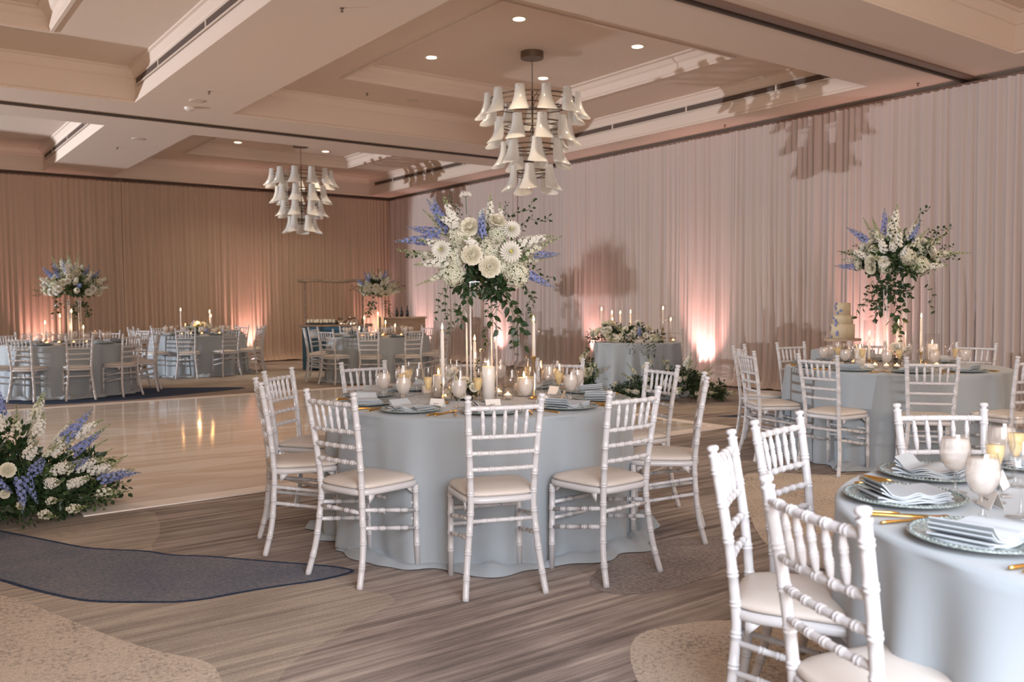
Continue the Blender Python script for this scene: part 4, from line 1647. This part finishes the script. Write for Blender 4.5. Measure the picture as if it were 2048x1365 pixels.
def random_spec(seed, dens=1.0, wid=.33, hgt=.36, blue_=6):
    rn = random.Random(seed)
    sp = []

    def dirn(zlo=-.3):
        a = rn.uniform(0, 6.28)
        z = rn.uniform(zlo, 1)
        r = sqrt(max(0, 1 - z * z))
        return Vector((r * cos(a), r * sin(a), z))
    for kind, n, rr, sc in (('hydrangea', 11, .50, 1.15), ('rose', 11, .66, 1.05), ('dahlia', 7, .68, 1.05), ('stock', 11, .45, 1.05), ('snapdragon', 9, .5, 1.1), ('delphinium', blue_, .5, 1.0), ('foliage', 9, .45, 1.15), ('foliage3', 6, .5, 1.1), ('ivy', 8, .6, 1.0)):
        for _ in range(int(n * dens)):
            d = dirn(-.25)
            p = Vector((d.x * wid * rr, d.y * wid * .9 * rr, .15 + d.z * hgt * rr * .75))
            dd = d + Vector((0, 0, .25 if kind in ('stock', 'snapdragon', 'delphinium') else 0))
            sp.append((kind, p.x, p.y, p.z, tuple(dd), sc * rn.uniform(.8, 1.1)))
    for kind in ('vine', 'vine2', 'thin', 'thin', 'vine', 'vine2', 'thin', 'vine', 'thin'):
        a = rn.uniform(0, 6.28)
        sp.append((kind, .17 * cos(a), .14 * sin(a), -.0, (.35 * cos(a), .3 * sin(a), -1), rn.uniform(.9, 1.3)))
    return sp


sp = random_spec(12, 1.7, .46, .46, 3)
sp += [('delphinium', -.16, 0, .28, (-.75, 0, .75), 1.2), ('delphinium', -.08, 0, .32, (-.05, 0, 1), 1.2), ('stock', -.02, 0, .34, (.05, 0, 1), 1.3), ('ivy', .1, 0, .36, (.5, 0, .7), 1.3), ('ivy', .16, 0, .3, (.7, 0, .4), 1.3), ('snapdragon', .2, 0, .2, (1, 0, .15), 1.4),
       ('vine2', 0, -.1, 0, (.1, 0, -1), 1.5), ('vine', .02, -.1, -.05, (.0, 0, -1), 1.4), ('foliage', .0, -.12, -.02, X, 1.1), ('foliage', .05, -.1, -.10, X, .9), ('vine', .04, -.08, -.12, (-.1, 0, -1), 1.3), ('thin', -.18, -.1, 0, (-.4, 0, -1), 1.5), ('thin', -.2, -.1, 0, (.1, 0, -1), 1.5), ('thin', .05, -.1, -.35, (.1, 0, -1), 1.1), ('thin', .25, -.05, .0, (.2, 0, -1), 1.2)]
big_arrangement('M', 'tall white and green flower arrangement on clear rods on the right rear table', sp, .74, seed=2)
big_arrangement('L', 'tall white flower arrangement with blue sprigs on the far left table', random_spec(22, 1.8, .54, .56, 8), .68, seed=3, s=1.08, shift=.10)
big_arrangement('T', 'tall white flower arrangement before the blue bar', random_spec(33, 1.5, .44, .40, 8), .66, seed=4, s=.98)


def low_flowers(name, loc, rz, n, rad, hgt, label, seed, kinds, group=None, cat='flower arrangement', sc=1.0, cup=True):
    e = empty(name, loc, rz)
    tag(e, label, cat, group)
    rn = random.Random(seed)
    for _ in range(n):
        kind = rn.choice(kinds)
        a = rn.uniform(0, 6.28)
        q = sqrt(rn.random())
        x, y = rad[0] * q * cos(a), rad[1] * q * sin(a)
        zt = hgt * (1 - q * q * .75)
        o = Vector((cos(a) * q, sin(a) * q, 1.1 - q))
        if kind in ('foliage', 'foliage2', 'foliage3'):
            z = zt * rn.uniform(.1, .6) + .06 * sc
        elif kind in ('stock', 'snapdragon', 'delphinium'):
            z = max(.03, zt - .16 * sc) * rn.uniform(.6, 1)
        elif kind in ('vine', 'vine2', 'thin', 'ivy'):
            z = .07
            o = Vector((cos(a), sin(a), .12))
            x, y = rad[0] * .6 * cos(a), rad[1] * .6 * sin(a)
        else:
            z = zt * rn.uniform(.75, 1) + .02
        put(e, kind, (x, y, z), o + Vector((0, -.25, 0)), sc * rn.uniform(.8, 1.15), rn)
    return e


# low posy on the central table
ctr = TC['C']
c2 = vr(ctr, -.10, -.08)
e = empty('bud_posy', (c2[0], c2[1], ZTB), face_cam(ctr))
tag(e, 'small low posy of white blooms and dark leaves in a dark dish, central table', 'flower arrangement')
b = MB()
b.lathe([(.001, 0), (.035, 0), (.045, .03), (.042, .055), (.001, .05)], 20)
b.build('flower_dish', M['black'], e, True)
rn = random.Random(4)
for (kind, x, y, z, d, sc) in (('dahlia', -.07, -.02, .155, (-.6, -.2, .7), .95), ('rose', .0, .02, .10, (.1, -.7, .6), .75), ('rose', -.02, -.06, .045, (-.6, -1, .1), .55), ('rose', .055, -.06, .08, (.4, -1, .3), .5), ('dahlia', .16, .05, .13, (.5, -.3, .6), .6), ('hydrangea', .01, .05, .09, (0, 0, 1), .6), ('ivy', .03, 0, .07, (.15, 0, 1), .75), ('ivy', .05, 0, .05, (.3, 0, 1), .7),
                              ('foliage', 0, 0, .05, X, .6), ('foliage', -.05, .0, .04, X, .5), ('foliage', .05, 0, .05, X, .55), ('foliage3', 0, .02, .08, X, .5), ('rose', -.09, -.05, .05, (-1, -.6, .3), .5), ('snapdragon', -.03, .03, .06, (-.4, 0, 1), .5)):
    put(e, kind, (x, y, z), d, sc, rn)
mp = vr(TC['M'], .02, -.22)
e = empty('bud_posy', (mp[0], mp[1], ZTB), face_cam(TC['M']))
tag(e, 'white dahlia in a small dark vase on the right rear table', 'flower arrangement')
b = MB()
b.lathe([(.001, 0), (.030, 0), (.034, .04), (.026, .075), (.02, .085), (.001, .08)], 20)
b.build('flower_vase', M['black'], e, True)
for (kind, x, y, z, d, sc) in (('dahlia', 0, -.01, .165, (.1, -.35, 1), 1.25), ('foliage', 0, 0, .09, X, .5), ('ivy', .02, 0, .07, (.5, 0, 1), .55), ('rose', -.05, 0, .11, (-.5, -.4, .7), .6)):
    put(e, kind, (x, y, z), d, sc, rn)
c2 = TC['B']
low_flowers('low_centrepiece', (c2[0], c2[1], ZTB), face_cam(c2), 34, (.30, .16), .22, 'low mixed centrepiece of cream flowers on the low candle table at the back', 7, ['rose', 'hydrangea', 'dahlia', 'foliage', 'stock', 'delphinium', 'foliage'], sc=.95)

# floor meadow at left of the dance floor
FL = (.72, 6.42)
low_flowers('floor_flowers', (FL[0], FL[1], 0), face_cam(FL), 185, (.58, .44), .86, 'bushy meadow of white and blue flowers standing on the carpet at the left edge', 8, ['stock', 'snapdragon', 'delphinium', 'foliage', 'foliage2', 'foliage3', 'foliage2', 'stock', 'snapdragon', 'vine', 'ivy', 'stock', 'snapdragon', 'delphinium', 'stock', 'snapdragon'], sc=1.05)
e = bpy.data.objects['floor_flowers']
rn = random.Random(9)
for k in range(26):
    a = rn.uniform(0, 6.28)
    put(e, rn.choice(['foliage', 'foliage2', 'foliage']), (.40 * cos(a) * rn.uniform(.3, 1), .34 * sin(a) * rn.uniform(.3, 1), rn.uniform(.10, .32)), X, 1.3, rn)
for (kind, x, y, z, d, sc) in (('delphinium', .05, -.40, .36, (.15, -.5, -.8), 1.1), ('delphinium', .08, -.38, .38, (.2, -.3, -1), 1.0), ('delphinium', -.28, -.36, .40, (.5, -.5, -.3), 1.2), ('delphinium', -.12, -.36, .36, (.5, -.4, -.5), .9), ('delphinium', .26, -.1, .42, (.6, -.1, .6), 1.3), ('delphinium', .30, -.1, .34, (.8, 0, .5), 1.2), ('snapdragon', .3, -.15, .3, (.9, -.1, .1), 1.2), ('rose', -.1, -.42, .40, (-.1, -1, .2), .9), ('rose', .0, -.42, .36, (.1, -1, .3), .8), ('rose', -.02, -.44, .22, (0, -1, 0), .5), ('ivy', .35, -.2, .16, (1, -.1, -.1), 1.5), ('ivy', .32, -.22, .08, (1, -.1, .05), 1.6), ('ivy', .05, -.4, .08, (.1, -1, -.05), 1.3), ('stock', -.2, 0, .55, (-.1, 0, 1), 1.4), ('stock', -.35, 0, .55, (-.2, 0, 1), 1.5), ('nerine', .14, -.1, .60, (.4, -.1, 1), 1.0)):
    put(e, kind, (x, y, z), d, sc, rn)

# ---------------------------------------------------------------- sweetheart table
SW = (9.00, 9.12)
SR = .62
e = empty('sweetheart_table', (SW[0], SW[1], 0))
tag(e, 'small round table hidden under pale blue cloth before the right drapes', 'table')
b = MB()
b.lathe([(.001, .75), (SR - .01, .75), (SR - .01, .72), (.001, .72)], 40)
b.build('tabletop', M['lightwood'], e)
for k in range(4):
    b = MB()
    a = k * pi / 2 + .6
    b.tube([(.35 * cos(a), .35 * sin(a), 0), (.33 * cos(a), .33 * sin(a), .72)], .014, 8)
    b.build('leg', M['steel'], e, True)
o = cloth_mesh(SR, 77, .04, .765, 13, 180, 1.9).build('tablecloth', M['cloth'], None, True)
o.location = (SW[0], SW[1], 0)
tag(o, 'pale blue cloth with deep folds on the small sweetheart table', 'tablecloth')


def swp(u, w_, z=.768):
    x, y = vr(SW, u, w_)
    return (x, y, z)


low_flowers('table_flowers', swp(-.43, -.2, .768), face_cam(SW), 40, (.22, .16), .30, 'white flowers spilling over the left end of the sweetheart table', 14, ['rose', 'rose', 'dahlia', 'foliage', 'dahlia', 'foliage', 'stock', 'rose'], sc=1.0, group='flowers on the sweetheart table')
low_flowers('table_flowers', swp(.02, -.34, .768), face_cam(SW), 40, (.30, .14), .27, 'white dahlias and trailing leaves at the middle of the sweetheart table', 15, ['dahlia', 'dahlia', 'rose', 'foliage', 'foliage', 'rose', 'stock', 'snapdragon', 'delphinium'], sc=1.0, group='flowers on the sweetheart table')
for nm, u in (('table_flowers', 0),):
    e = bpy.data.objects['table_flowers.001']
    for (x, z) in ((-.15, .04), (-.10, .02), (.05, .03), (.2, .03), (.12, .03)):
        put(e, 'thin' if x < .1 else 'vine', (x, -.30, z), (.1, -.3, -1), .8, rn)
    e = bpy.data.objects['table_flowers']
    for (x, z) in ((-.2, .1), (-.24, .05), (-.26, -.05)):
        put(e, 'thin', (x, -.1, z), (-.5, 0, -1), 1.2, rn)
for i, (u, w_, h, hold, d) in enumerate(((-.52, .10, .45, .06, 'leftmost'), (-.36, -.02, .30, .06, 'second from left, short'), (-.37, .15, .40, .06, 'second from left, behind'), (-.25, .10, .40, .06, 'third from left'), (-.10, .10, .41, .06, 'fourth from left'), (.36, -.1, .46, .20, 'tallest on slender brass holder'), (.47, -.05, .30, .06, 'rightmost'))):
    taper(swp(u, w_), h, hold, 'lit taper on the sweetheart table, %s' % d, True, h + .07 if i in (0, 5, 6) else None, .04, group='tapers on the sweetheart table', fl=1.3)
for i, (u, w_, d) in enumerate(((-.20, -.32, 'between the flowers'), (-.10, -.35, 'left of the dahlias'), (.50, -.18, 'at the right end'))):
    VOT.place(swp(u, w_), i, 'small glowing votive on the sweetheart table, %s' % d, 'votive candle', 'votive candles on the sweetheart table')
glow(swp(-.1, -.1)[:2] + (1.05,), 3.0)
low_flowers('floor_flowers', swp(-.66, -.15, 0), face_cam(SW), 44, (.22, .25), .75, 'upright floor flowers at the left foot of the sweetheart table', 18, ['stock', 'snapdragon', 'foliage', 'foliage2', 'rose', 'foliage', 'stock', 'foliage3'], sc=1.2, group='floor flowers beside the sweetheart table')
low_flowers('floor_flowers', swp(.42, -.70, 0), face_cam(SW), 120, (.74, .36), .66, 'wide mound of cream floor flowers at the right foot of the sweetheart table', 19, ['stock', 'snapdragon', 'foliage', 'rose', 'stock', 'snapdragon', 'foliage2', 'foliage', 'foliage3', 'vine', 'snapdragon'], sc=1.0, group='floor flowers beside the sweetheart table')

# ---------------------------------------------------------------- cake behind the right table
CK = (9.02, 5.83)
e = empty('cake_table', (CK[0], CK[1], 0))
tag(e, 'small cloth covered table carrying the cake behind the right table', 'table')
b = MB()
b.lathe([(.001, .775), (.34, .775), (.345, .76), (.35, .5), (.38, .2), (.40, .0)], 40)
b.build('table_cover', M['cloth'], e, True)
e = empty('cake_stand', (CK[0], CK[1], .775))
tag(e, 'flat pale wooden cake stand under the tiered cake', 'cake stand')
b = MB()
b.lathe([(.001, .13), (.20, .13), (.20, .105), (.001, .105)], 40)
b.build('stand_plate', M['lightwood'], e)
b = MB()
b.lathe([(.12, 0), (.10, .02), (.04, .04), (.04, .09), (.08, .105)], 24)
b.build('stand_foot', M['lightwood'], e, True)
e = empty('wedding_cake', (CK[0], CK[1], .905), face_cam(CK))
tag(e, 'three tier cream wedding cake with blue flowers down its left side', 'cake')
for (r, z, h) in ((.130, 0, .165), (.108, .165, .10), (.083, .265, .145)):
    b = MB()
    b.lathe([(.001, z), (r, z), (r, z + h - .004), (r - .004, z + h), (.001, z + h)], 40)
    b.build('cake_tier', M['cake'], e, True)
rn = random.Random(2)
for k in range(15):
    z = .02 + k * .027
    r = .130 if z < .165 else (.108 if z < .265 else .083)
    a = radians(205 + 45 * sin(k * 1.3) * .6 + (k % 3) * 12)
    b = MB()
    nn = Vector((cos(a), sin(a), .2)).normalized()
    floret(b, nn * 0, nn, .021, 5, 0, rn)
    floret(b, nn * .003, nn, .014, 5, 0, rn)
    o = b.build('sugar_flower', M['blue'], e)
    o.location = ((r + .002) * cos(a), (r + .002) * sin(a), z)

# ---------------------------------------------------------------- blue bar at the back
BA = (7.55, 16.35)
BA = vr((7.36, 13.95), -.86, 2.6)
rz = face_cam(BA) - .12
e = empty('blue_bar_cart', (BA[0], BA[1], 0), rz)
tag(e, 'blue fronted bar cart with a wooden canopy near the far corner', 'bar cart')
b = MB()
b.box((0, 0, .45), (1.28, .55, .86))
b.build('bar_body', M['bar'], e, bevel=.01)
b = MB()
b.box((.02, 0, .905), (1.40, .66, .045))
b.build('bar_top', M['wood'], e, bevel=.006)
for x in (-.60, .56):
    b = MB()
    b.box((x, -.1, 1.36), (.035, .035, .87))
    b.build('canopy_post', M['wood'], e)
b = MB()
n_ = 24
b.grid(lambda u, v: (-.72 + 1.46 * u, (-.28 if v in (0, 1) else 0) + .0 if False else (-.28 + .5 * (1 if .2 < v < .6 else 0)), 1.79 + .05 * (v >= .4 and v < .9) + .012 * sin(u * 9)), n_, 4)
b.box((0.01, -.05, 1.815), (1.46, .5, .035))
b.build('canopy_board', M['wood'], e)
for x in (-.45, -.1, .3):
    b = MB()
    b.tube([(x, -.1, .04), (x, -.1, .02)], .04, 10)
    b.build('wheel', M['black'], e)


def onbar(x, y, z=.93):
    c_, s_ = cos(rz), sin(rz)
    return (BA[0] + x * c_ - y * s_, BA[1] + x * s_ + y * c_, z)


b = MB()
b.box((0, 0, .015), (.62, .3, .03), mi=1)
for k in range(9):
    b.box((-.25 + k * .0625, 0, .065 + .006 * (k % 2)), (.055, .22, .07), .05 * (k % 3 - 1), 0)
o = b.build('bread_tray', [M['cake'], M['black']], None, bevel=.006)
o.location = onbar(-.28, -.02)
o.rotation_euler = (0, 0, rz)
tag(o, 'dark tray of pale pastries on the left of the blue bar', 'tray')
b = MB()
e0 = empty('food_cloche')
b.lathe([(.105, 0), (.105, .03), (.095, .075), (.065, .12), (.02, .145), (.001, .147)], 28)
b.build('cloche_dome', M['silver'], e0, True)
b = MB()
b.lathe([(.008, .145), (.006, .16), (.016, .172), (.012, .185), (.001, .19)], 12)
b.build('cloche_knob', M['silver'], e0, True)
cp = Proto(e0)
for i, (x, y, d) in enumerate(((.10, .02, 'left'), (.30, .04, 'middle'), (.38, -.12, 'right'))):
    cp.place(onbar(x, y), 0, 'polished domed food cover on the blue bar, %s one' % d, 'food cover', 'domed covers on the blue bar')
b = MB()
b.lathe([(.001, 0), (.035, 0), (.035, .10), (.012, .14), (.012, .18), (.001, .18)], 16)
o = b.build('bottle', M['black'], None, True)
o.location = onbar(.55, .05)
tag(o, 'small dark bottle at the right end of the blue bar', 'bottle')
# pale wooden counter further right
CT = vr((7.36, 13.95), .50, 3.2)
e = empty('wooden_counter', (CT[0], CT[1], 0), face_cam(CT) + .05)
tag(e, 'pale wooden counter right of the blue bar behind the flowers', 'counter')
b = MB()
b.box((0, 0, .52), (.98, .45, 1.0))
b.build('counter_front', M['lightwood'], e)
b = MB()
b.box((0, 0, 1.04), (1.04, .5, .04))
b.build('counter_top', M['lightwood'], e, bevel=.005)
b = MB()
b.lathe([(.001, 0), (.036, 0), (.036, .12), (.013, .17), (.013, .24), (.001, .24)], 16)
b.box((0, 0, 0), (.001, .001, .001))
for i, x in enumerate((-.1, .0, .12)):
    bb = MB()
    bb.lathe([(.001, 0), (.034, 0), (.034, .11), (.012, .15), (.012, .20 + .02 * i), (.001, .20 + .02 * i)], 16)
    o = bb.build('wine_bottle', M['black'], None, True)
    q = vr(CT, x, -.05)
    o.location = (q[0], q[1], 1.06)
    tag(o, 'dark bottle on the pale wooden counter, %s of three' % ['left', 'middle', 'right'][i], 'bottle', 'dark bottles on the wooden counter')
